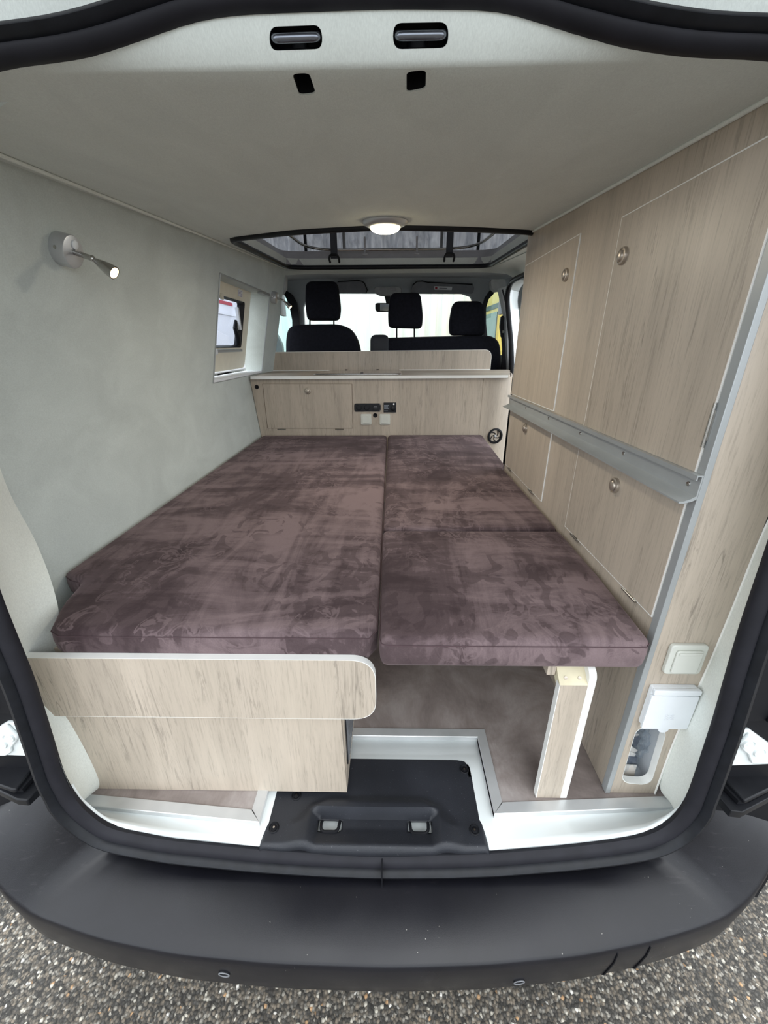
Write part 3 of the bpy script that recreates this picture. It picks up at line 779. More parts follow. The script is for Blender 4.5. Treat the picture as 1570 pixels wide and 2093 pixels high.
cushion('mattress_cushion', [(-.722, .668), (-.030, .668), (-.030, 2.652), (-.858, 2.652), (-.862, 2.0), (-.866, .895), (-.792, .87), (-.768, .765)], .430, .502, SUEDE1, 'long dark mauve suede cushion lying on the left storage bench')
cushion('mattress_cushion', [(-.024, .646), (.522, .646), (.536, .90), (.538, 1.172), (-.028, 1.172)], .430, .503, SUEDE2, 'square dark mauve suede cushion nearest the tailgate, resting on the support post')
cushion('mattress_cushion', [(-.026, 1.178), (.538, 1.178), (.539, 1.90), (.566, 1.96), (.600, 2.652), (-.022, 2.652)], .430, .503, SUEDE3, 'long dark mauve suede cushion on the right, between square cushion and kitchen')
# slatted board under right cushions
bb = T('bed_board', 'oak bed board carried by the post under the right cushions', 'bed board', (.25, 1.6, .41))
box('board', -.02, .535, .70, 2.60, .411, .428, W_V, bb)
# support post
sp_ = T('bed_support_post', 'pale oak support post with white edges standing under the right cushion', 'bed support', (.40, .68, 0))
box('front_board', .3635, .4225, .661, .677, .001, .372, W_V, sp_)
b_ = box('edge_band', .3622, .3636, .6608, .6772, .001, .372, WHITE_EDGE, sp_)
sidep = rnd([(.4226, .661, .001), (.4226, .722, .001), (.4226, .722, .41), (.4226, .661, .41)], [0, 0, 0, .035], 8)
prism('side_board', [Vector(p) for p in sidep], (.016, 0, 0), WHITE_EDGE, sp_, bevel=.0006)
bk_ = prism('top_block', [(.3625, .661, .372), (.3625, .705, .41), (.4225, .705, .41), (.4225, .661, .372)], (0, .02, -.012), plain('cream_raw_edge', srgb(214, 205, 176), .6), sp_)
for x in (.378, .408): lathe('bolt_hole', [(.004, 0), (.0038, .0012), (.002, .0012), (0, .0004)], Vector((x, .672, .382)), (0, -.65, .76), NICKEL, bk_, n=16)
box('cross_rail',   .342, .360, .685, .90, .378, .41, W_V, sp_)

# ================================================================== tall cabinet (right)
CX = .543
tc = T('tall_cabinet', 'tall oak cabinet with four push button doors along the right wall', 'cabinet', (.7, 1.28, 0))
y0, y1 = .694, 1.895
body = prism('side_panel', [(CX, y0, 0.001), (CX, 1.86, .001), (CX, 1.905, CZ(1.9)-.004), (CX, y0, CZ(y0)-.004)], (.016, 0, 0), W_V2, tc)
prism('end_panel', [(CX+.016, 1.86, 0.001), (.80, 1.86, .001), (.86, 1.90, 1.44), (CX+.016, 1.90, 1.44)], (0, -.016, 0), W_V2, tc)
fpp = [(CX+.008, .676, 0.001), (.664, .676, .001)]+[(x, .676, z) for x, y, z in [(.661, 0, .161), (.664, 0, .261), (.672, 0, .384), (.676, 0, .514), (.677, 0, .656), (.677, 0, .760), (.70, 0, .88), (.74, 0, 1.05), (.78, 0, 1.25), (.80, 0, 1.365)]]+[(CX+.008, .676, 1.365)]
frp = prism('front_panel', fpp, (0, .016, 0), W_V, tc)
ov = rnd([aY(.676, q)[0] for q in ((1302, 1484), (1365, 1490), (1330, 1605), (1268, 1600))], .030, 8)
ov = [Vector((p.x, .60, p.z)) for p in ov]
ctr = sum(ov, Vector())/len(ov)
c_ = prism('tmp', ov, (0, .2, 0), None); cut(frp, c_); frp.data.materials.clear(); frp.data.materials.append(W_V)
bm = bmesh.new(); n = len(ov); A = [bm.verts.new(Vector((p.x, .6755, p.z))) for p in ov]; B = [bm.verts.new(Vector((p.x, .694, p.z))) for p in ov]
i1 = [ctr+(p-ctr)*.975 for p in ov]; A2 = [bm.verts.new(Vector((p.x, .6755, p.z))) for p in i1]; B2 = [bm.verts.new(Vector((p.x, .694, p.z))) for p in i1]
for i in range(n):
    j = (i+1) % n
    for (p, q) in ((A, A2), (A2, B2), (B2, B)): bm.faces.new((p[i], p[j], q[j], q[i]))
fin('hole_edge_band', bm, WHITE_EDGE, frp)
# dark compartment behind the hole
bm = bmesh.new(); addbox(bm, .562, .66, .695, .86, .005, .30); bmesh.ops.delete(bm, geom=[f for f in bm.faces if abs(f.calc_center_median().y-.695) < 1e-4], context='FACES')
fin('compartment', bm, WHITE_PL, tc)
# aluminium corner profile
prism('corner_profile', [(CX-.002, .6745, .001), (CX+.010, .6745, .001), (CX+.010, .680, .001), (CX+.004, .694, .001), (CX-.002, .694, .001)], (0, 0, 1.366), ALU_G, tc, bevel=.001)
# white cover strip down the pillar side of the front panel
tube('white_sealing_bead', smooth_path([(p[0]+.001, .6748, p[2]) for p in fpp[1:12]], 40, 2), .0022, WHITE_EDGE, tc, n=6)
def knob(p, ax, r, parent):
    k = lathe('knob', [(r, -.001), (r, .004), (r*.95, .007), (r*.78, .008), (r*.72, .0055), (r*.66, .0055), (r*.62, .010), (r*.5, .012), (0, .0125)], p, ax, NICKEL, parent, n=36)
    return k
def xdoor(ya, yb, za, zb, kn, parent, kr=.019):
    d = box('door', CX-.0035, CX+.001, ya, yb, za, zb, W_V2, parent, bevel=.0006)
    bm = bmesh.new(); w = .0022
    for (a, b, c, e) in ((ya-w, ya, za-w, zb+w), (yb, yb+w, za-w, zb+w), (ya, yb, za-w, za), (ya, yb, zb, zb+w)): addbox(bm, CX-.0032, CX+.001, a, b, c, e)
    fin('edge_band', bm, WHITE_EDGE, d, smooth=0)
    knob(Vector((CX-.0035, kn[0], kn[1])), (-1, 0, 0), kr, d)
    return d
def px_x(u, v): p = aX(CX, (u, v))[0]; return (p.y, p.z)
d1 = xdoor(.698, 1.143, .838, 1.322, px_x(1278, 523), tc, .0185)
d2 = xdoor(1.378, 1.885, .845, 1.340, px_x(1160, 562), tc, .0185)
d3 = xdoor(.698, 1.146, .527, .800, px_x(1262, 992), tc, .0185)
d4 = xdoor(1.365, 1.850, .527, .800, px_x(1077, 875), tc, .0185)
def hinge(y, z, horiz, parent, L=.055):
    bm = bmesh.new()
    x = CX-.0055
    if horiz:
        addtube(bm, [(x, y-L/2, z), (x, y+L/2, z)], .0028, 10)
        addbox(bm, CX-.004, CX, y-L/2+.012, y+L/2-.012, z-.004, z+.004)
    else:
        addtube(bm, [(x, y, z-L/2), (x, y, z+L/2)], .0028, 10)
        addbox(bm, CX-.004, CX, y-.004, y+.004, z-L/2+.012, z+L/2-.012)
    return fin('hinge', bm, CHROME, parent)
for (u, v) in ((1178, 1098), (1290, 1217)): hinge(px_x(u, v)[0], .524, True, d3)
for (u, v) in ((1088, 1001), (1043, 957)): hinge(px_x(u, v)[0], .524, True, d4)
hinge(.694, px_x(1457, 870)[1], False, d1, .075)
# aluminium rail
sec = [(0, .838), (-.011, .838), (-.011, .829), (-.009, .829), (-.009, .8355), (-.0025, .8355), (-.0025, .800), (-.010, .795), (-.022, .7905), (-.030, .790), (-.030, .787), (-.020, .7865), (-.008, .790), (0, .794)]
ra = prism('table_rail', [(CX-.003+x, .674, z) for x, z in sec], (0, 1.225, 0), ALU_G, tc)
for y in (.70, .92, 1.15, 1.40, 1.65): lathe('rail_screw', [(.0045, 0), (.004, .0018), (.002, .0016), (0, .0008)], Vector((CX-.0056, y, .815)), (-1, 0, 0), CHROME, ra, n=14)
# switch and socket flap on the front panel
fy = .676
def ctrY(*pp): return sum(aY(fy, *pp), Vector())/len(pp)
def plate(name, u, w, h, y, dz, mat, parent, r=.008, d=.010, bev=.002, tilt=0):
    c = Vector(u); q = rnd([(c.x-w/2, y, c.z-h/2), (c.x+w/2, y, c.z-h/2), (c.x+w/2, y, c.z+h/2), (c.x-w/2, y, c.z+h/2)], r, 5)
    return prism(name, q, (0, -d, 0), mat, parent, bevel=bev)
sw = ctrY((1368, 1315), (1438, 1318), (1424, 1371), (1357, 1366))
s1 = plate('light_switch', sw, .076, .076, fy, 0, SWITCH_PL, tc, .009, .010); s1['label'] = 'off white light switch on the front panel'
s2 = plate('rocker', sw+Vector((0, 0, -.002)), .054, .058, fy-.010, 0, SWITCH_PL, s1, .006, .005, .0018)
box('rocker_ridge', sw.x-.024, sw.x+.024, fy-.0175, fy-.0145, sw.z+.018, sw.z+.024, SWITCH_PL, s2, bevel=.001)
fc = ctrY((1323, 1396), (1423, 1400), (1398, 1478), (1300, 1474))+Vector((0, 0, .002))
f1 = plate('socket_housing', fc, .098, .112, fy, 0, WHITE_PL, tc, .005, .012); f1['label'] = 'white power inlet housing with flap'
f2 = plate('socket_flap', fc+Vector((0, 0, -.010)), .102, .098, fy-.012, 0, WHITE_PL, f1, .004, .007, .001)
plate('hinge_bar', fc+Vector((0, 0, .050)), .100, .014, fy-.012, 0, WHITE_PL, f1, .004, .010, .002)
lathe('flap_tab', [(.012, 0), (.012, .0045), (.011, .0055), (0, .0055)], Vector((fc.x-.0, fy-.0125, fc.z-.060)), (0, -1, 0), WHITE_PL, f2, n=24)
bm = bmesh.new()
for k in range(3): addtube(bm, [(fc.x-.010+.001*k+.02*t, fy-.0193, fc.z-.016-.006*k+.0016*sin(t*9)) for t in [i/8 for i in range(9)]], .0006, 6)
fin('embossed_mark', bm, plain('embossed_white', srgb(212, 216, 222), .4), f2)
# bag of fittings in the compartment
pb = T('plastic_bag', 'crumpled clear plastic bag with leaflets inside the oval opening of the tall cabinet', 'bag', (.61, .75, .006))
bm = bmesh.new(); bmesh.ops.create_icosphere(bm, subdivisions=4, radius=1)
rr = random.Random(3)
for v in bm.verts:
    d = 1+.16*sin(9*v.co.x+4*v.co.z)+.12*sin(13*v.co.y+7*v.co.x)+.08*sin(23*v.co.z+5*v.co.y)
    v.co = Vector((.611+v.co.x*.036*d, .735+v.co.y*.030*d, .105+v.co.z*.088*d))
fin('bag_film', bm, FILM, pb, smooth=30)
for k in range(7):
    bm = bmesh.new(); m_ = Matrix.Translation((.603+.006*rr.uniform(-1, 1), .712+.007*k, .030+.017*k)) @ Matrix.Rotation(rr.uniform(-.7, .7), 4, 'Y') @ Matrix.Rotation(rr.uniform(-.5, .5), 4, 'X')
    addbox(bm, -.030, .030, -.0010, .0010, -.014, .022, m_)
    fin('leaflet', bm, plain('leaflet_%d' % k, (srgb(222, 216, 208), srgb(90, 96, 108), srgb(228, 222, 216))[k % 3], .6), pb)

# ================================================================== kitchen
KY = 2.66; ZC = .874
kt = T('kitchen_unit', 'low oak kitchen unit across the head of the bed', 'kitchen unit', (-.05, 2.9, 0))
prism('front_panel', [(-.862, KY, .02), (.577, KY, .02), (.577, KY, .857), (-.897, KY, .857), (-.866, KY, .45)], (0, .016, 0), W_V3, kt)
cv = [(.5785, 2.66), (.62, 2.66), (.665, 2.662), (.70, 2.668), (.735, 2.68), (.765, 2.71), (.79, 2.78), (.825, 2.90), (.875, 3.10), (.885, 3.18)]
cvp = smooth_path([(x, y, 0) for x, y in cv], 30, 1)
cvb = [p+Vector((-.004, .016, 0)) for p in cvp]
ke = prism('curved_end_panel', [Vector((p.x, p.y, .02)) for p in cvp]+[Vector((p.x, p.y, .02)) for p in reversed(cvb)], (0, 0, .837), W_V3, kt, smooth=60)
def py(u, v, y=KY): return aY(y, (u, v))[0]
A = py(537.6, 785); B = py(719, 785); Cc = py(721, 875); D = py(547.6, 875)
kd = prism('flap_door', [A, B, Cc, D], (0, -.0025, 0), W_V3, kt)
bm = bmesh.new(); L4 = [A, B, Cc, D]; cen4 = sum(L4, Vector())/4
for i in range(4):
    p, q = L4[i], L4[(i+1) % 4]; o1 = (p-cen4)*.012; o2 = (q-cen4)*.012
    addprism(bm, [p+Vector((0, -.0005, 0)), q+Vector((0, -.0005, 0)), q+o2+Vector((0, -.0005, 0)), p+o1+Vector((0, -.0005, 0))], (0, -.0012, 0))
fin('shadow_gap', bm, plain('gap_brown', srgb(110, 96, 82), .7), kd, smooth=0)
knob(py(629, 799)+Vector((0, -.003, 0)), (0, -1, 0), .021, kd)
for u in (576, 694):
    p = py(u, 877); bm = bmesh.new(); addtube(bm, [(p.x-.028, KY-.004, p.z), (p.x+.028, KY-.004, p.z)], .003, 8); fin('hinge', bm, CHROME, kd)
def kplate(name, ua, va, ub, vb, mat, parent, r, d, bev=.001):
    a = py(ua, va); b = py(ub, vb); c = (a+b)/2
    return plate(name, c, abs(b.x-a.x), abs(a.z-b.z), KY, 0, mat, parent, r, d, bev), c
ss, c = kplate('socket_strip', 724, 824.5, 778.5, 841, BLK, kt, .012, .006); ss['label'] = 'black strip of sockets'
for dx in (-.055, -.004): lathe('socket', [(.017, 0), (.017, .004), (.015, .005), (.0145, .003), (0, .0035)], c+Vector((dx, -.006, 0)), (0, -1, 0), BLK, ss, n=24)
us = plate('usb_charger', c+Vector((.050, 0, 0)), .032, .034, KY-.006, 0, BLK, ss, .003, .003)
for k in range(3): box('usb_slot', c.x+.040+.009*k, c.x+.046+.009*k, KY-.0096, KY-.0088, c.z-.003, c.z+.002, plain('usb_grey%d' % k, srgb(120, 124, 130), .4), us)
box('charger_print', c.x+.042, c.x+.062, KY-.0094, KY-.0088, c.z+.007, c.z+.009, plain('usb_print', srgb(150, 152, 156), .4), us)
for dx in (-.082, .082):
    for dz in (-.018, .018): lathe('strip_screw', [(.0025, 0), (.002, .001), (0, .001)], c+Vector((dx, -.006, dz)), (0, -1, 0), CHROME, ss, n=10)
hp, c = kplate('heater_control', 784, 822.5, 809.5, 842.5, BLK, kt, .003, .012); hp['label'] = 'black heater control panel with small display'
box('display', c.x-.037, c.x-.003, KY-.0128, KY-.0115, c.z-.012, c.z+.018, plain('display_grey', srgb(52, 58, 66), .2), hp)
bm = bmesh.new()
for k, (w, z) in enumerate(((.030, .014), (.024, .006), (.024, .0), (.028, -.006), (.024, -.021))): addbox(bm, c.x-.036, c.x-.036+w, KY-.0134, KY-.0126, c.z+z-.0012, c.z+z+.0012)
fin('display_lines', bm, plain('display_line', srgb(150, 158, 168), .4), hp, smooth=0)
lathe('dial', [(.016, 0), (.015, .006), (.013, .007), (0, .007)], c+Vector((.022, -.012, -.006)), (0, -1, 0), BLK, hp, n=24)
lathe('indicator_light', [(.0045, 0), (.0045, .001), (0, .0015)], c+Vector((.026, -.012, .022)), (0, -1, 0), emis('indicator_white', (1, 1, 1, 1), 1.2), hp, n=12)
for k, (ua, ub) in enumerate(((737.5, 759.5), (776, 797.5))):
    s1, c = kplate('light_switch', ua, 846, ub, 867.5, SWITCH_PL, kt, .008, .009); s1['label'] = 'off white light switch'
    plate('rocker', c, .050, .050, KY-.009, 0, SWITCH_PL, s1, .007, .004)
for (u, v, r) in ((525, 791, .0115), (767, 849, .0125)):
    lathe('round_socket', [(r*1.15, 0), (r*1.15, .002), (r, .003), (r*.8, .001), (0, .0005)], py(u, v)+Vector((0, 0, 0)), (0, -1, 0), DARKV, kt, n=20)
# air outlet on the curved end
vc = None
d = Vector(ray(1012, 891))
for i in range(len(cvp)-1):
    a, b = cvp[i], cvp[i+1]
    if a.x/a.y <= d.x/d.y <= b.x/b.y or (vc is None and i == len(cvp)-2):
        t = (d.x/d.y-a.x/a.y)/(b.x/b.y-a.x/a.y) if b.x/b.y != a.x/a.y else 0
        q = a.lerp(b, max(0, min(1, t))); vc = Vector((q.x, q.y, 1.05+d.z/d.y*q.y)); tn = (b-a).normalized(); vn = Vector((tn.y, -tn.x, 0)); break
if vn.y > 0: vn = -vn
vt = lathe('air_outlet', [(.050, -.004), (.052, .004), (.049, .009), (.041, .010), (.038, .003), (.036, -.004), (0, -.004)], vc, vn, BLK, kt, n=40)
vt['label'] = 'round black air outlet'
sx = Vector((0, 0, 1)).cross(vn)
bm = bmesh.new()
for k in range(5):
    a_ = 2*pi*k/5
    P = [vc+vn*(.002+.003*t)+(sx*cos(a_+t*1.2)+Vector((0, 0, 1))*sin(a_+t*1.2))*(.006+.030*t) for t in [i/6 for i in range(7)]]
    addtube(bm, P, .0028, 6)
fin('vanes', bm, BLK, vt)
lathe('hub', [(.009, 0), (.009, .006), (.006, .009), (0, .009)], vc, vn, SILVER_P, vt, n=20)
# countertop
ct = T('countertop', 'pale oak countertop with white front edge and upright splashback', 'countertop', (-.05, 2.9, ZC-.016))
cpoly = [(-.884, 2.632), (.735, 2.632), (.752, 2.70), (.80, 2.88), (.865, 3.12), (.88, 3.215), (-.905, 3.215), (-.90, 2.9)]
prism('worktop', [(x, y, ZC) for x, y in rnd([Vector((a, b, 0)) for a, b in cpoly], [0, .02, .02, 0, 0, 0, 0, 0])] if False else [Vector((p.x, p.y, ZC)) for p in rnd([Vector((a, b, 0)) for a, b in cpoly], [0, .025, .02, 0, 0, 0, 0, 0])], (0, 0, -.0155), W_X, ct)
bm = bmesh.new(); addbox(bm, -.884, .722, 2.6295, 2.632, ZC-.0165, ZC+.0005); fin('front_edge_band', bm, WHITE_EDGE, ct)
bp = rnd([(-.902, 3.198, ZC+.001), (.738, 3.198, ZC+.001), (.738, 3.198, 1.013), (-.87, 3.198, 1.006)], [0, 0, .055, 0], 8)
bs = prism('splashback', bp, (0, .016, 0), W_V3, ct)
tube('edge_band', [p+Vector((0, -.0005, .0006)) for p in bp[1:]], .0018, WHITE_EDGE, bs, n=6)
box('joint_strip', -.90, .735, 3.192, 3.198, ZC+.0005, ZC+.006, WHITE_EDGE, ct)
# hob
hb = T('hob', 'sink and hob unit with a dark glass lid set in the countertop', 'hob', (-.21, 2.93, ZC))
hpoly = rnd([Vector((-.505, 2.70, ZC)), Vector((.070, 2.70, ZC)), Vector((.066, 3.13, ZC)), Vector((-.44, 3.13, ZC))], .03, 6)
prism('steel_rim', hpoly, (0, 0, .006), CHROME, hb, bevel=.002)
cc2 = sum(hpoly, Vector())/len(hpoly)
prism('glass_lid', [cc2+(p-cc2)*.965+Vector((0, 0, .006)) for p in hpoly], (0, 0, .005), HOBG, hb, bevel=.001)
for (x, y) in ((-.19, 2.725), (-.33, 3.09), (-.10, 3.09)): lathe('lid_buffer', [(.010, 0), (.010, .003), (0, .004)], Vector((x, y, ZC+.011)), (0, 0, 1), DARKV, hb, n=16)

# ================================================================== left window
wroot = T('side_window', 'cream framed tilting window set in the recess of the left wall', 'window', (-.93, 2.45, z0w))
FD = WD-.085
def aw(u, v, dd=0): return at(WPL, FD-dd, u, v)
nW = Vector(WPL).normalized()
# recess lining: sill board
st(prism('trim_12', [(wx(z0w)+.006, y0w, z0w+.0005), (wx(z0w)+.006, y1w, z0w+.0005), (-1.0, y1w, z0w+.0005), (-1.0, y0w, z0w+.0005)], (0, 0, .012), WHITE_PL), 'white window sill board in the left wall recess')
bm = bmesh.new()
o4 = [at(WPL, WD+.001, 0, 0)]
def wedge(y, z, e=.002): return Vector((wx(z)+e, y, z))
P = [wedge(y0w, z0w), wedge(y1w, z0w), wedge(y1w, z1w), wedge(y0w, z1w)]
for i in range(4): addtube(bm, [P[i], P[(i+1) % 4]], .004, 6)
addbox(bm, wx(z1w)-.03, wx(z1w)+.004, y1w-.16, y1w, z1w-.012, z1w-.003)
st(fin('trim_13', bm, ALU_G), 'thin metal edging around the window recess')
# frame: outer / inner
def frame_mesh(name, outer, inner, d, mat, parent):
    bm = bmesh.new(); n = len(outer)
    A = [bm.verts.new(p) for p in outer]; B = [bm.verts.new(p) for p in inner]; A2 = [bm.verts.new(p-nW*d) for p in outer]; B2 = [bm.verts.new(p-nW*d) for p in inner]
    for i in range(n):
        j = (i+1) % n
        for (p, q) in ((A, B), (B, B2), (B2, A2), (A2, A)): bm.faces.new((p[i], p[j], q[j], q[i]))
    return fin(name, bm, mat, parent)
def rect_w(y0, y1, z0, z1, dd, r=.03, seg=5):
    x = lambda z: (FD-dd+.236*z)
    return rnd([Vector((x(z0), y0, z0)), Vector((x(z0), y1, z0)), Vector((x(z1), y1, z1)), Vector((x(z1), y0, z1))], r, seg)
fo = [aw(515, 588), aw(499, 748), aw(440, 765), aw(443, 562)]
fy1 = (fo[0].y+fo[1].y)/2; fz1 = fo[0].z; fz0 = (fo[1].z+fo[2].z)/2; fy0 = y0w+.02
gi = [aw(503, 617), aw(492, 702), aw(442, 722), aw(442, 602)]
gy1 = (gi[0].y+gi[1].y)/2; gz1 = (gi[0].z+gi[3].z)/2; gz0 = (gi[1].z+gi[2].z)/2; gy0 = fy0+.05
frame_mesh('frame', rect_w(fy0, fy1, fz0, fz1, 0, .04), rect_w(gy0, gy1, gz0, gz1, 0, .02), .03, CREAM, wroot)
frame_mesh('inner_seal', rect_w(gy0+.001, gy1-.001, gz0+.001, gz1-.001, -.0, .02), rect_w(gy0+.012, gy1-.03, gz0+.012, gz1-.01, .015, .02), .02, BLK, wroot)
gl = prism('pane', rect_w(gy0+.005, gy1-.02, gz0+.005, gz1-.005, .03, .02), -nW*.004, GLASS_W, wroot)
xg = lambda z, dd: FD-dd+.236*z
box('bottom_bar', xg(gz0, 0)-.006, xg(gz0, 0)+.010, gy0, gy1-.01, gz0-.022, gz0-.006, ALU_G, wroot, bevel=.003)
box('latch', xg(gz0, 0)+.006, xg(gz0, 0)+.026, gy0+.05, gy0+.11, gz0-.030, gz0-.004, WHITE_PL, wroot, bevel=.003)
box('stay_arm', xg((gz0+gz1)/2, 0)-.02, xg((gz0+gz1)/2, 0)+.002, gy1-.055, gy1-.035, gz0+.10, gz1-.03, WHITE_PL, wroot, bevel=.004)
tube('stay_joint', [(xg(gz0, 0)-.005, gy1-.03, gz0+.02), (xg(gz0, 0)+.006, gy1-.05, gz0+.06), (xg(gz0, 0)+.006, gy1-.075, gz0+.11), (xg(gz0, 0)+.006, gy1-.05, gz0+.15)], [.012, .016, .014, .010], BLK, wroot, n=10)
lathe('round_catch', [(.018, 0), (.016, .01), (0, .012)], Vector((xg(gz0, 0)-.01, gy0+.06, gz0+.02)), nW, BLK, wroot, n=16)
box('top_catch', xg(gz1, 0)-.004, xg(gz1, 0)+.008, gy0+.16, gy0+.19, gz1-.02, gz1+.01, CREAM, wroot, bevel=.002)
stk = prism('sticker', [aw(487, 591, -.0015), aw(496, 594, -.0015), aw(495, 608, -.0015), aw(486, 605, -.0015)], nW*.0005, WHITE_PL, wroot)
bm = bmesh.new()
for k in range(5):
    v0 = 593.5+k*2.7; addprism(bm, [aw(487.5, v0, -.0025), aw(495, v0+2.2, -.0025), aw(495, v0+3.1, -.0025), aw(487.5, v0+.9, -.0025)], nW*.0004)
fin('sticker_print', bm, plain('sticker_violet', srgb(130, 110, 150), .5), stk, smooth=0)

# ================================================================== reading lamps
def reading_lamp(c, lab, hd_dir, s=1.0, on=True):
    root = T('reading_lamp', lab, 'wall lamp', c)
    n = nW.copy(); tz = Vector((.236, 0, 1)).normalized()
    lathe('lamp_base', [(.036*s, -.004), (.036*s, .002), (.036*s, .030*s), (.0345*s, .033*s), (.030*s, .034*s), (0, .034*s)], c, n, SILVER_P, root, n=40)
    lathe('switch_button', [(.010*s, 0), (.010*s, .004), (.008*s, .0055), (0, .006)], c+n*.033*s+tz*.016*s+Vector((0, .002, 0)), n, WHITE_PL, root, n=20)
    lathe('side_screw', [(.004*s, 0), (.0035*s, .001), (.001, .0002), (0, .0002)], c+Vector((0, -.0358*s, 0))+n*.015*s, (0, -1, 0), CHROME, root, n=14)
    j0 = c+n*.033*s; j1 = j0+n*.045*s+Vector((0, -.004, -.004))*s
    tube('arm', [j0, j0.lerp(j1, .5), j1], .0062*s, CHROME, root, n=14)
    bm = bmesh.new(); bmesh.ops.create_uvsphere(bm, u_segments=14, v_segments=8, radius=.0072*s, matrix=Matrix.Translation(j1)); fin('joint', bm, CHROME, root)
    d = Vector(hd_dir).normalized(); L = .054*s
    lathe('lamp_head', [(.004*s, 0), (.006*s, .005*s), (.0105*s, .020*s), (.0140*s, .036*s), (.0155*s, .048*s), (.0155*s, L), (.0130*s, L), (.0125*s, L-.004*s)], j1+d*.004*s, d, CHROME, root, n=28)
    lathe('bulb', [(.0125*s, 0), (.010*s, .004*s), (.005*s, .007*s), (0, .008*s)], j1+d*(.004*s+L-.006*s), d, SPOT_E, root, n=20)
    ld = bpy.data.lights.new('reading_lamp_light', 'SPOT'); ld.energy = .35; ld.color = (1, .8, .5); ld.spot_size = 1.6; ld.shadow_soft_size = .012
    lo = bpy.data.objects.new('reading_lamp_light', ld); COL.objects.link(lo); lo.parent = root; lo['_local'] = 1
    lo.location = j1+d*(L+.016*s)-c; lo.rotation_euler = d.to_track_quat('-Z', 'Y').to_euler()
    return root
lc = at(WPL, WD, 122, 508)
reading_lamp(lc, 'silver reading lamp on the left wall nearest the tailgate, lit', (.80, -.06, -.52), 1.0)
lc2 = at(WPL, WD, 556, 607)
reading_lamp(Vector((lc2.x, min(lc2.y, 3.14), lc2.z)), 'small lit silver reading lamp far down the left wall beyond the window', (.55, -.05, -.55), 1.0)

# ================================================================== ceiling lamp
cy_ = 1.62; c = Vector((-.022, cy_, CZ(cy_)))
cl = T('ceiling_lamp', 'round lit ceiling lamp with a silver rim above the bed', 'ceiling lamp', c)
lathe('rim', [(.074, -.002), (.076, .002), (.074, .008), (.066, .014), (.056, .018), (.050, .018), (.049, .012)], c, (0, .07, -1), SILVER_P, cl, n=48)
lathe('diffuser', [(.052, .012), (.050, .022), (.042, .030), (.026, .035), (0, .037)], c, (0, .07, -1), LAMP_E, cl, n=40)
for k in range(2): lathe('rim_screw', [(.003, 0), (.0025, .001), (0, .001)], c+Vector((-.066+.132*k, 0, -.0135)), (0, 0, -1), CHROME, cl, n=10)
ld = bpy.data.lights.new('ceiling_lamp_light', 'AREA'); ld.energy = 5; ld.color = (1, .90, .74); ld.shape = 'DISK'; ld.size = .09
lo = bpy.data.objects.new('ceiling_lamp_light', ld); COL.objects.link(lo); lo.parent = cl; lo['_local'] = 1; lo.location = (0, 0, -.045)

# ================================================================== strikers and holes in the rear header
def header_hit(u, v):
    dg = bpy.context.evaluated_depsgraph_get(); bpy.context.view_layer.update()
    d = Vector(ray(u, v)).normalized()
    ok, loc, nr, _ = hd.ray_cast(Vector(CAM), d)
    if not ok:
        loc = at((0, 0, 1), 1.378, u, v); nr = Vector((0, 0, -1))
    if nr.z > 0: nr = -nr
    return loc, nr
HH = {}
for key, uvs in {'sl': ((550, 55), (657, 51), (660, 100), (552, 104)), 'sr': ((803, 47), (917, 45), (916, 98), (804, 101)), 'hl': ((597, 151), (632, 149), (646, 192), (612, 196)), 'hr': ((831, 147), (871, 143), (870, 182), (831, 190))}.items():
    HH[key] = [header_hit(*q) for q in uvs]
for key in ('sl', 'sr', 'hl', 'hr'):
    pts = [p for p, _ in HH[key]]; nr = sum((n for _, n in HH[key]), Vector()).normalized()
    q = rnd(pts, .010 if key[0] == 's' else .009, 5)
    c_ = prism('tmp', [p+nr*.02 for p in q], -nr*.06, None); cut(hd, c_)
    left = key[1] == 'l'
    cp = sum(pts, Vector())/4
    if key[0] == 's':
        lt = T('striker_loop', 'black steel striker loop in the %s slot above the tailgate opening' % ('left' if left else 'right'), 'latch', cp, 'striker loops above the tailgate opening')
        x0, x1 = (q_ := sorted(p.x for p in pts))[0], q_[-1]
        bx = prism('slot_housing', [p-nr*.0005-(p-cp)*.012 for p in q], -nr*.034, DARKV, lt)
        # open the housing towards the viewer: keep only its back and sides
        me = bx.data; b2 = bmesh.new(); b2.from_mesh(me)
        f0 = min(b2.faces, key=lambda f: ((f.calc_center_median()-cp).length if abs(f.normal.dot(nr)) > .9 else 9)); b2.faces.remove(f0); b2.to_mesh(me); b2.free()
        a = pts[3].lerp(pts[0], .52); b = pts[2].lerp(pts[1], .52); ex = (b-a).normalized()
        a = a+ex*.004 - nr*.001; b = b-ex*.004 - nr*.001
        w = (b-a).length
        P = [a-nr*.024+ex*.006, a-nr*.012+ex*.002, a+ex*.001, a+ex*.005+nr*.004, a+ex*.012+nr*.0045, b-ex*.012+nr*.0045, b-ex*.005+nr*.004, b-ex*.001, b-nr*.012-ex*.002, b-nr*.024-ex*.006]
        tube('loop', smooth_path(P, 30, 1), .0044, plain('dark_steel_%s' % key, srgb(120, 124, 132), .25, .9), lt, n=12)
    else:
        st(prism('trim_17' if left else 'trim_18', [p-nr*.0015-(p-cp)*.015 for p in q], -nr*.034, DARKV), 'dark oval access hole, %s one below the striker loops' % ('left' if left else 'right'))
        # hollow it
        ob = COL.objects['trim_17' if left else 'trim_18']; b2 = bmesh.new(); b2.from_mesh(ob.data)
        f0 = min(b2.faces, key=lambda f: ((f.calc_center_median()-cp).length if abs(f.normal.dot(nr)) > .9 else 9)); b2.faces.remove(f0); b2.to_mesh(ob.data); b2.free()
hd.data.materials.clear(); hd.data.materials.append(FELT_C)

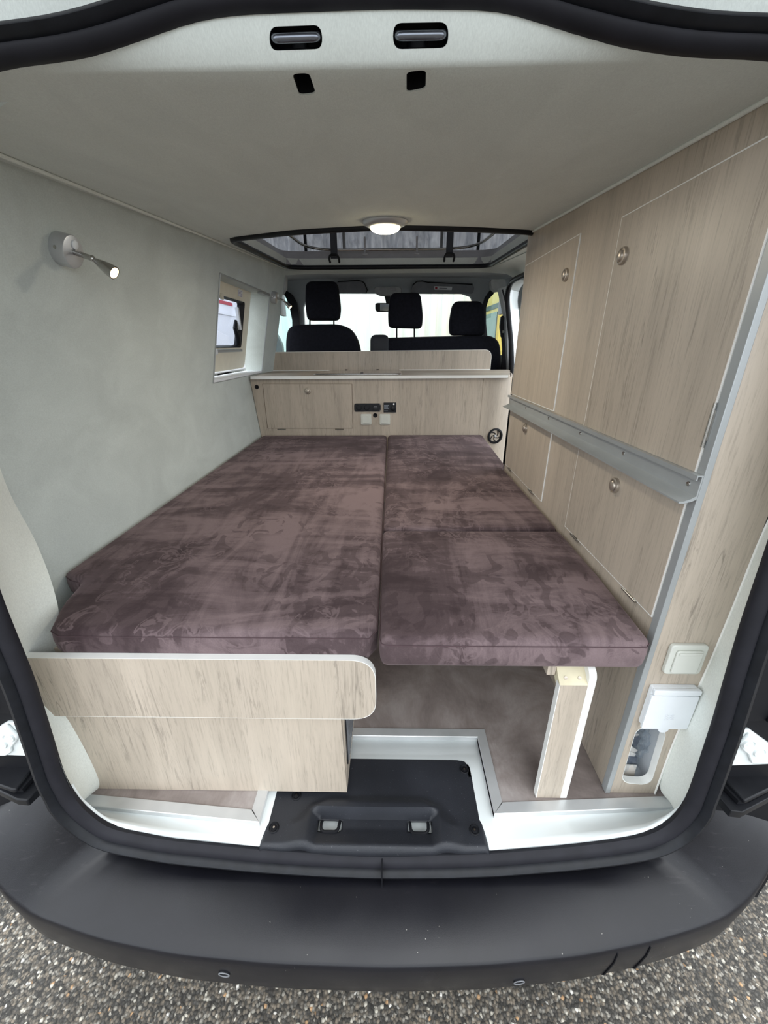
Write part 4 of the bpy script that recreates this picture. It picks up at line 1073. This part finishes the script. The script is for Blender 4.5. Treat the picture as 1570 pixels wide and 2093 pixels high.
# ================================================================== roof hatch (pop-up roof)
hp3 = closed_resample([(p.x, p.y, CZ(p.y)) for p in hq], 120, 2)
rh = T('roof_hatch', 'open pop-up roof hatch framed by a thick black rubber rim', 'roof hatch', (0, 2.45, 1.5))
tube('rubber_rim', [p+Vector((0, 0, -.002)) for p in hp3], .013, RUBBER, rh, n=12, closed=True)
rows = [[p+Vector((0, 0, dz))+Vector(((p.x)*k, (p.y-2.45)*k*.4, 0)) for p in hp3+[hp3[0]]] for dz, k in ((.0, .005), (.04, .02), (.095, .05))]
loft('hatch_wall', rows, HATCH_P, rh, smooth=60)
tub = [(-.60, 1.95, 1.62), (-.585, 2.6, 1.628), (-.56, 2.95, 1.632), (-.50, 3.08, 1.634), (-.40, 3.12, 1.634), (.40, 3.12, 1.634), (.50, 3.08, 1.634), (.56, 2.95, 1.632), (.585, 2.6, 1.628), (.60, 1.95, 1.62)]
tube('support_tube', smooth_path(tub, 60, 2), .008, CHROME, rh, n=10)
for x in (-.175, .165):
    b_ = box('hook', x-.006, x+.006, 3.085 if abs(x) < .3 else 3.0, 3.105 if abs(x) < .3 else 3.02, 1.605, 1.70, HATCH_P, rh, bevel=.002)
    box('hook_foot', x-.016, x+.016, 3.07 if abs(x) < .3 else 2.985, 3.10 if abs(x) < .3 else 3.02, 1.598, 1.606, HATCH_P, b_, bevel=.002)
for x in (-.375, .375):
    s_ = box('strap', x-.022, x+.022, 3.06, 3.064, 1.575, 1.93, plain('dark_webbing%d' % (x > 0), srgb(62, 64, 70), .8), rh)
    P = [(x-.030, 3.07, 1.555), (x-.032, 3.04, 1.575), (x-.022, 3.035, 1.592), (x+.022, 3.035, 1.592), (x+.032, 3.04, 1.575), (x+.030, 3.07, 1.555)]
    tube('buckle', resample(P, 16), .007, BLK, s_, n=8)
# folded canvas walls of the pop-up roof
def canvas_sheet(name, a, b, zf, zt, mat, parent, amp=.018, seed=0):
    a = Vector(a); b = Vector(b); d = (b-a); nrm = Vector((-d.y, d.x, 0)).normalized(); n = 90; rows = []
    for j in range(9):
        t = j/8; z = zf+(zt-zf)*t
        rows.append([a+d*(i/n)+nrm*(amp*sin(i*.55+seed+3*t)*sin(i*.17+t*2)*(.4+t)+.01*sin(i*1.7+t*7))+Vector((0, 0, z)) for i in range(n+1)])
    o = loft(name, rows, mat, parent, smooth=60); return o
tn = T('roof_tent', 'pleated grey canvas tent hanging inside the pop-up roof', 'tent canvas', (0, 2.6, 1.62))
canvas_sheet('front_canvas', (-.74, 3.33, 0), (.74, 3.33, 0), 1.615, 1.95, TENT, tn)
canvas_sheet('side_canvas', (-.76, 1.7, 0), (-.74, 3.33, 0), 1.60, 1.93, TENT, tn, seed=2)
canvas_sheet('side_canvas', (.74, 3.33, 0), (.76, 1.7, 0), 1.60, 1.93, TENT, tn, seed=4)
for x in (-.33, .345, -.60, .60):
    box('canvas_pole', x-.010, x+.010, 3.285, 3.295, 1.64, 1.93, CHROME if abs(x) < .5 else BLK, tn)
st(box('roof', -.95, .95, 1.55, 3.5, 1.94, 1.98, HATCH_P), 'raised pop-up roof shell')
st(box('trim_19', -.95, .95, .80, 1.60, 1.47, 1.50, WHITE_PAINT))
# rear edge of the raised roof closed by canvas
canvas_sheet('rear_canvas', (.76, 1.68, 0), (-.76, 1.68, 0), 1.50, 1.94, TENT, tn, seed=5)

# ================================================================== cab
def YP(y, *p): return aY(y, *p)
# header strip and cab headliner
rows = []
xs = [(-.76+1.52*i/24) for i in range(25)]
st(box('roof', -1.0, 1.0, 3.35, 4.10, 1.60, 1.63, FELT_CAB)); st(box('wall_left', -1.0, -.97, 3.3, 4.1, 1.30, 1.60, FELT_CAB)); st(box('wall_right', .97, 1.0, 3.3, 4.1, 1.30, 1.60, FELT_CAB))
for (y, dz) in ((3.34, .0), (3.40, -.012), (3.42, .0), (3.8, .0), (4.0, -.0), (4.06, .01)):
    base = {3.34: CZ(3.34)-.002, 3.40: 1.538, 3.42: 1.540, 3.8: 1.570, 4.0: 1.585, 4.06: 1.585}[y]
    rows.append([Vector((x*1.25, y, base-(.18*max(0, abs(x)-.5)**1.6 if y > 3.35 else 0))) for x in xs])
st(loft('ceiling', rows[2:], FELT_CAB, thick=0), 'dark grey cab headliner in front of the roof hatch')
st(loft('trim_20', rows[:3], FELT_C), 'pale headliner edge in front of the roof hatch')
# left: dark seam and light pillar
def yprism(name, y, uv, mat, d=.05, parent=None, bev=.004, r=0):
    P = YP(y, *uv)
    if r: P = rnd(P, r, 4)
    return prism(name, P, (0, d, 0), mat, parent, bevel=bev)
st(yprism('wall_front', 3.95, [(577, 572), (583, 562), (640, 558), (1000, 556), (1012, 575), (1012, 598), (1000, 600), (990, 612), (985, 640), (985, 700), (968, 700), (970, 625), (962, 606), (945, 600), (660, 599), (637, 602), (626, 612), (620, 628), (622, 668), (611, 668), (607, 634), (600, 613), (583, 597), (577, 590)], FELT_CAB, .05), 'grey windscreen surround with both front pillars')
st(yprism('trim_21', 3.90, [(583, 592), (597, 602), (606, 618), (611, 640), (613, 668), (597, 672), (597, 655), (592, 630), (585, 610), (579, 600)], RUBBER, .04), 'black rubber seal of the left cab door frame')
st(yprism('trim_22', 3.88, [(1010, 590), (1003, 592), (992, 608), (986, 630), (987, 660), (990, 700), (998, 700), (994, 660), (994, 630), (999, 612), (1010, 600)], RUBBER, .04), 'black rubber seal of the right cab door frame')
st(yprism('trim_14', 3.3, [(567, 565), (585, 562), (584, 590), (577, 601), (566, 604)], PILLAR_G, .05), 'grey upper corner between left wall and cab')
st(yprism('trim_23', 3.6, [(1003, 570), (1034, 570), (1036, 590), (1024, 594), (1012, 596), (1005, 588)], PILLAR_G, .08, r=.02), 'grey belt anchor cover on the right door pillar')
st(yprism('trim_24', 3.45, [(1021, 588), (1036, 584), (1041, 640), (1047, 700), (1049, 758), (1034, 758), (1036, 730), (1034, 650), (1028, 620)], PILLAR_G, .08), 'grey right door pillar behind the passenger bench')
st(tube('trim_25', smooth_path(YP(3.42, (1027, 592), (1036, 625), (1041, 680), (1042, 758)), 12, 1), .006, BLK), 'dark groove in the right door pillar')
# door window glass
wl_ = st(yprism('window_1', 4.3, [(560, 590), (600, 590), (615, 668), (615, 730), (560, 730)], GLASS_T, .004, bev=0), 'tinted window of the left cab door')
wr_ = st(yprism('window_2', 4.3, [(990, 590), (1032, 585), (1040, 640), (1040, 760), (990, 760)], GLASS_T, .004, bev=0), 'tinted window of the right cab door')
# windscreen
ws = prism('windscreen', [(-1.0, 4.02, 1.50), (1.0, 4.02, 1.50), (1.0, 4.95, .85), (-1.0, 4.95, .85)], (0, .003, .005), GLASS, None)
st(ws, 'large clear windscreen'); ws.name = 'window_3'
# dashboard
da = T('dashboard', 'black dashboard seen low between the front seats', 'dashboard', (0, 4.6, .5))
prism('dash_top', [(-.95, 4.25, .90), (-.95, 4.94, .88), (-.95, 4.94, -.06), (-.95, 4.45, -.06)], (1.9, 0, 0), BLK, da, bevel=.03)
st(box('wall_front', -1.0, 1.0, 4.95, 5.0, -.1, .86, DARKV)); 
# lower door sides of the cab
st(box('wall_left', -1.0, -.96, 3.3, 4.95, -.1, .98, DARKV)); st(box('wall_right', .97, 1.0, 3.3, 4.95, -.1, .96, DARKV))
st(box('floor', -.97, .97, 3.3, 4.95, -.1, -.06, DARKV))
# left mirror seen through window
mr = T('wing_mirror', 'black exterior mirror low in the left cab window', 'mirror', YP(4.5, (572, 700))[0])
yprism('mirror_housing', 4.45, [(563, 680), (569, 690), (576, 705), (578, 725), (563, 725)], BLK, .08, mr, .01, .02)

def seat_part(name, y, uv, mat, d, parent, r=.05, puff=.03):
    P = rnd(YP(y, *uv), r, 6)
    P = closed_resample(P, 72, 1); c = sum(P, Vector())/len(P); bm = bmesh.new(); rings = []
    for s, dy in ((.55, -puff), (.85, -puff*.7), (.96, -puff*.25), (1., d*.2), (1., d*.6), (.93, d*.9), (.7, d)):
        rings.append([bm.verts.new(c+(p-c)*s+Vector((0, dy, 0))) for p in P])
    n = len(P)
    for A, B in zip(rings, rings[1:]):
        for i in range(n): bm.faces.new((A[i], A[(i+1) % n], B[(i+1) % n], B[i]))
    bm.faces.new(rings[0]); bm.faces.new(rings[-1][::-1])
    return fin(name, bm, mat, parent, smooth=70)
ds = T('driver_seat', 'black fabric driver seat at the left with raised headrest', 'seat', (-.52, 3.75, -.06))
seat_part('backrest', 3.46, [(583, 800), (583, 690), (588, 668), (604, 663), (690, 662), (716, 670), (730, 690), (738, 720), (740, 800)], SEATF, .14, ds, .035)
box('seat_base', -.80, -.30, 3.50, 4.0, -.06, .45, SEATF, ds, bevel=.04); box('backrest_core', -.72, -.30, 3.49, 3.56, .40, .98, SEATF, ds, bevel=.02)
h1 = seat_part('headrest', 3.50, [(627, 655), (623, 620), (624, 580), (632, 574), (684, 574), (690, 582), (696, 630), (693, 655)], SEATF, .10, ds, .03)
for u in (633.5, 682.5): tube('headrest_post', [YP(3.55, (u, 640))[0], YP(3.55, (u, 668))[0]], .006, DARKV, h1, n=10)
pbn = T('passenger_bench', 'black fabric double passenger bench with two headrests', 'seat', (.35, 3.75, -.06))
seat_part('backrest', 3.46, [(757, 800), (757, 700), (770, 692), (790, 690), (1000, 685), (1018, 690), (1025, 706), (1027, 800)], SEATF, .16, pbn, .03)
seat_part('belt_housing', 3.43, [(757, 800), (757, 690), (763, 684), (790, 684), (795, 690), (795, 800)], plain('charcoal_cover', srgb(40, 42, 50), .6), .05, pbn, .012, .012)
box('seat_base', -.12, .80, 3.50, 4.0, -.06, .45, SEATF, pbn, bevel=.04); box('backrest_core', -.10, .78, 3.49, 3.56, .40, .95, SEATF, pbn, bevel=.02)
h2 = seat_part('headrest', 3.50, [(794, 670), (793, 640), (797, 606), (803, 598), (855, 597), (861, 605), (865, 645), (863, 672)], SEATF, .10, pbn, .03)
for u in (811, 847): tube('headrest_post', [YP(3.55, (u, 655))[0], YP(3.55, (u, 700))[0]], .006, DARKV, h2, n=10)
h3 = seat_part('headrest', 3.50, [(920, 686), (919, 660), (925, 625), (932, 615), (982, 615), (990, 624), (994, 660), (993, 686)], SEATF, .10, pbn, .03)
# belt
bt = T('seat_belt', 'black seat belt with height adjuster hanging on the right door pillar', 'seat belt', YP(3.44, (1028, 755))[0])
yprism('belt_guide', 3.40, [(1024, 648), (1028, 644), (1032, 648), (1032, 690), (1025, 690), (1022, 668)], BLK, .03, bt, .003, .01)
yprism('belt_strap', 3.42, [(1025, 688), (1032, 688), (1035, 757), (1024, 757), (1027, 715)], RUBBER_R, .012, bt, .002)
lathe('belt_bolt', [(.010, 0), (.009, .004), (0, .005)], YP(3.395, (1028, 678))[0], (0, -1, 0), CHROME, bt, n=14)
# sun visors
for k, (uv, lab) in enumerate((([(676, 577), (690, 576), (736, 573), (745, 578), (751, 594), (748, 600), (690, 600), (676, 598)], 'grey sun visor over the left of the windscreen, behind the driver headrest'), ([(839, 597), (843, 583), (852, 575), (862, 574), (874, 577), (966, 581), (970, 588), (967, 600), (845, 600)], 'grey sun visor with a small white label over the right of the windscreen'))):
    sv = T('sun_visor', lab, 'sun visor', YP(3.93, uv[0])[0])
    yprism('visor_panel', 3.90, uv, plain('visor_grey%d' % k, srgb(132, 135, 141), .8), .02, sv, .006, .015)
    o = [Vector((p.x, p.y-.004, p.z)) for p in YP(3.90, *uv[1:-2])]
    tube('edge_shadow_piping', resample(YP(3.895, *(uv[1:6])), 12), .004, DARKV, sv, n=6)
    if k == 1:
        l_ = yprism('warning_label', 3.888, [(887.5, 585), (924.5, 586), (923.5, 593), (888, 592)], WHITE_PL, .003, sv, 0)
        yprism('label_print', 3.886, [(898, 588), (914, 588.6), (914, 590.2), (898, 589.6)], plain('label_grey', srgb(120, 120, 130), .6), .0015, l_, 0)
        yprism('warning_sign', 3.886, [(889.5, 586.5), (894, 586.6), (894, 591), (889.5, 590.8)], RED, .0015, l_, 0)
oc = T('overhead_console', 'grey overhead console with reading lights above the mirror', 'console', YP(3.88, (795, 595))[0])
yprism('console_body', 3.84, [(765, 590), (768, 586), (810, 585), (821, 588), (822, 598), (812, 604), (778, 604), (766, 598)], PILLAR_G, .08, oc, .008, .02)
for u in (782, 803): yprism('reading_light', 3.836, [(u-6, 588), (u+6, 588), (u+6, 594), (u-6, 594)], HATCH_P, .006, oc, .002, .008)
mi = T('rear_view_mirror', 'small black framed rear view mirror hanging at the windscreen', 'mirror', YP(3.95, (785, 610))[0])
yprism('mirror_arm', 3.93, [(785, 602), (798, 602), (798, 622), (790, 622)], BLK, .03, mi, .003)
mh = yprism('mirror_housing', 3.92, [(767, 621), (771, 619), (800, 619), (800, 638), (770, 637), (767, 632)], BLK, .03, mi, .004, .015)
yprism('mirror_glass', 3.917, [(777, 621), (799, 621), (799, 636), (777, 635)], plain('mirror_silver', srgb(150, 156, 160), .1, 1.), .002, mh, 0)

# sliding door opening seal, right
ds_ = T('sliding_door_seal', 'black rubber seal of the sliding door opening at the right', 'seal', (.95, 3.1, .1))
P = YP(2.75, (1078, 560))+YP(2.95, (1056, 569))+YP(3.10, (1045, 577))+YP(3.18, (1038, 592))+YP(3.2, (1036.5, 612))+YP(3.2, (1040, 650))+YP(3.2, (1045, 700))+YP(3.2, (1047, 745))+YP(3.15, (1047.5, 790))+YP(3.1, (1046, 860))+YP(3.05, (1043, 950))
tube('seal_strip', smooth_path(P, 60, 2), .017, RUBBER, ds_, n=10, flat=(1, 1))
P2 = [p+Vector((.028, .02, 0)) for p in P[4:]]
st(loft('wall_right', [[p+Vector((.012, .0, 0)) for p in P[1:]], [p+Vector((.032, .02, 0)) for p in P[1:]], [p+Vector((.115, .14, 0)) for p in P[1:]]], WHITE_PAINT), 'white painted edge of the sliding door frame')
# roof side curve at the right between hatch and door seal
rows = [[Vector((.70, y, CZ(y)-.004)) for y in (1.9, 2.3, 2.8, 3.1, 3.36)], [Vector((.80, y, CZ(y)-.022)) for y in (1.9, 2.3, 2.8, 3.1, 3.36)], [Vector((.88, y, CZ(y)-.06)) for y in (1.9, 2.3, 2.8, 3.1, 3.36)], [Vector((.93, y, CZ(y)-.11)) for y in (1.9, 2.3, 2.8, 3.1, 3.36)]]
st(loft('trim_26', rows, FELT_C), 'felt curved roof edge above the sliding door')

# ================================================================== outside
bd = T('white_building', 'pale corrugated industrial building in front of the windscreen', 'building', (-2, 14, -.56))
bm = bmesh.new(); n = 120; x0, x1 = -16., 3.4
for i in range(n):
    a = x0+(x1-x0)*i/n; b = x0+(x1-x0)*(i+1)/n
    dy = .04 if i % 2 else 0
    addbox(bm, a, b, 13+dy, 16, -.56, 6)
fin('cladding', bm, BUILD, bd, smooth=0)
box('corner_post', 2.45, 2.75, 12.7, 12.95, -.56, 3.2, plain('beige_post', srgb(226, 208, 160), .6), bd)
tr_ = T('white_trailer', 'white box trailer with a red stripe outside the left window', 'trailer', (-5, 9, -.56))
box('trailer_body', -7.2, -4.4, 4.5, 12.9, .4, 4.2, TRAIL, tr_, bevel=.04)
q = at((1, 0, 0), -4.4, 448, 617)
box('red_stripe', -4.405, -4.385, 5, q.y+.9, q.z-.03, q.z+.05, RED, tr_)
bm = bmesh.new(); addbox(bm, -4.42, -4.375, 4.6, 12.8, q.z-.28, q.z-.22); addbox(bm, -4.42, -4.375, q.y+2.2, q.y+2.32, .4, 4.1); fin('body_rails', bm, TRAIL, tr_)
for y in (6, 10.5, 11.8): lathe('wheel', [(0, 0), (.45, 0), (.48, .05), (.48, .25), (.45, .3), (0, .3)], (-4.8, y, -.08), (1, 0, 0), BLK, tr_, n=28)
yt = T('yellow_truck', 'yellow truck with dark windows standing beyond the right cab door', 'truck', (3.2, 8, -.56))
prism('truck_cab', [(1.92, 8, .0), (1.92, 8, 3.1), (5.2, 8, 3.1), (5.2, 8, .0)], (0, 3, 0), YELL, yt, bevel=.06)
box('dark_window', 1.95, 5.0, 7.985, 8.02, .95, 1.62, plain('truck_glass', srgb(52, 64, 60), .1), yt)
box('black_band', 1.93, 5.1, 7.98, 8.01, 1.68, 1.80, BLK, yt)
box('side_window', 1.905, 1.94, 8.12, 9.3, .95, 1.60, plain('truck_side_glass', srgb(46, 58, 54), .1), yt); box('side_band', 1.905, 1.93, 7.99, 11, 1.66, 1.74, BLK, yt)
box('yellow_pillar', 1.93, 2.03, 7.97, 8.0, .6, 1.7, YELL, yt)
for x in (2.5, 4.6): lathe('wheel', [(0, 0), (.45, 0), (.48, .05), (.48, .3), (0, .3)], (x, 8.6, -.08), (0, -1, 0), BLK, yt, n=28)

# ================================================================== light
settle()
w = bpy.data.worlds.new('world'); SC.world = w; w.use_nodes = True; nt = w.node_tree; nt.nodes.clear()
bg = nt.nodes.new('ShaderNodeBackground'); ou = nt.nodes.new('ShaderNodeOutputWorld'); nt.links.new(bg.outputs[0], ou.inputs[0])
tc_ = nt.nodes.new('ShaderNodeTexCoord'); sp3 = nt.nodes.new('ShaderNodeSeparateXYZ'); rp = nt.nodes.new('ShaderNodeValToRGB')
nt.links.new(tc_.outputs['Generated'], sp3.inputs[0]); nt.links.new(sp3.outputs['Z'], rp.inputs[0])
rp.color_ramp.elements[0].position = 0; rp.color_ramp.elements[0].color = (.80, .86, .92, 1); rp.color_ramp.elements[1].position = .8; rp.color_ramp.elements[1].color = (.93, .97, 1.0, 1)
nt.links.new(rp.outputs[0], bg.inputs[0]); bg.inputs[1].default_value = 3.15
sd = bpy.data.lights.new('sun', 'SUN'); sd.energy = .6; sd.angle = radians(40); so = bpy.data.objects.new('sun', sd); COL.objects.link(so)
so.rotation_euler = Vector((-.15, .75, -.9)).to_track_quat('-Z', 'Y').to_euler()
SC.view_settings.view_transform = 'Standard'; SC.view_settings.look = 'None'; SC.view_settings.gamma = 1; SC.view_settings.exposure = 0.0; SC.view_settings.use_curve_mapping = False
SC.cycles.max_bounces = 10; SC.cycles.diffuse_bounces = 6; SC.cycles.transparent_max_bounces = 12; SC.cycles.use_denoising = True
SC.cycles.sample_clamp_indirect = 8
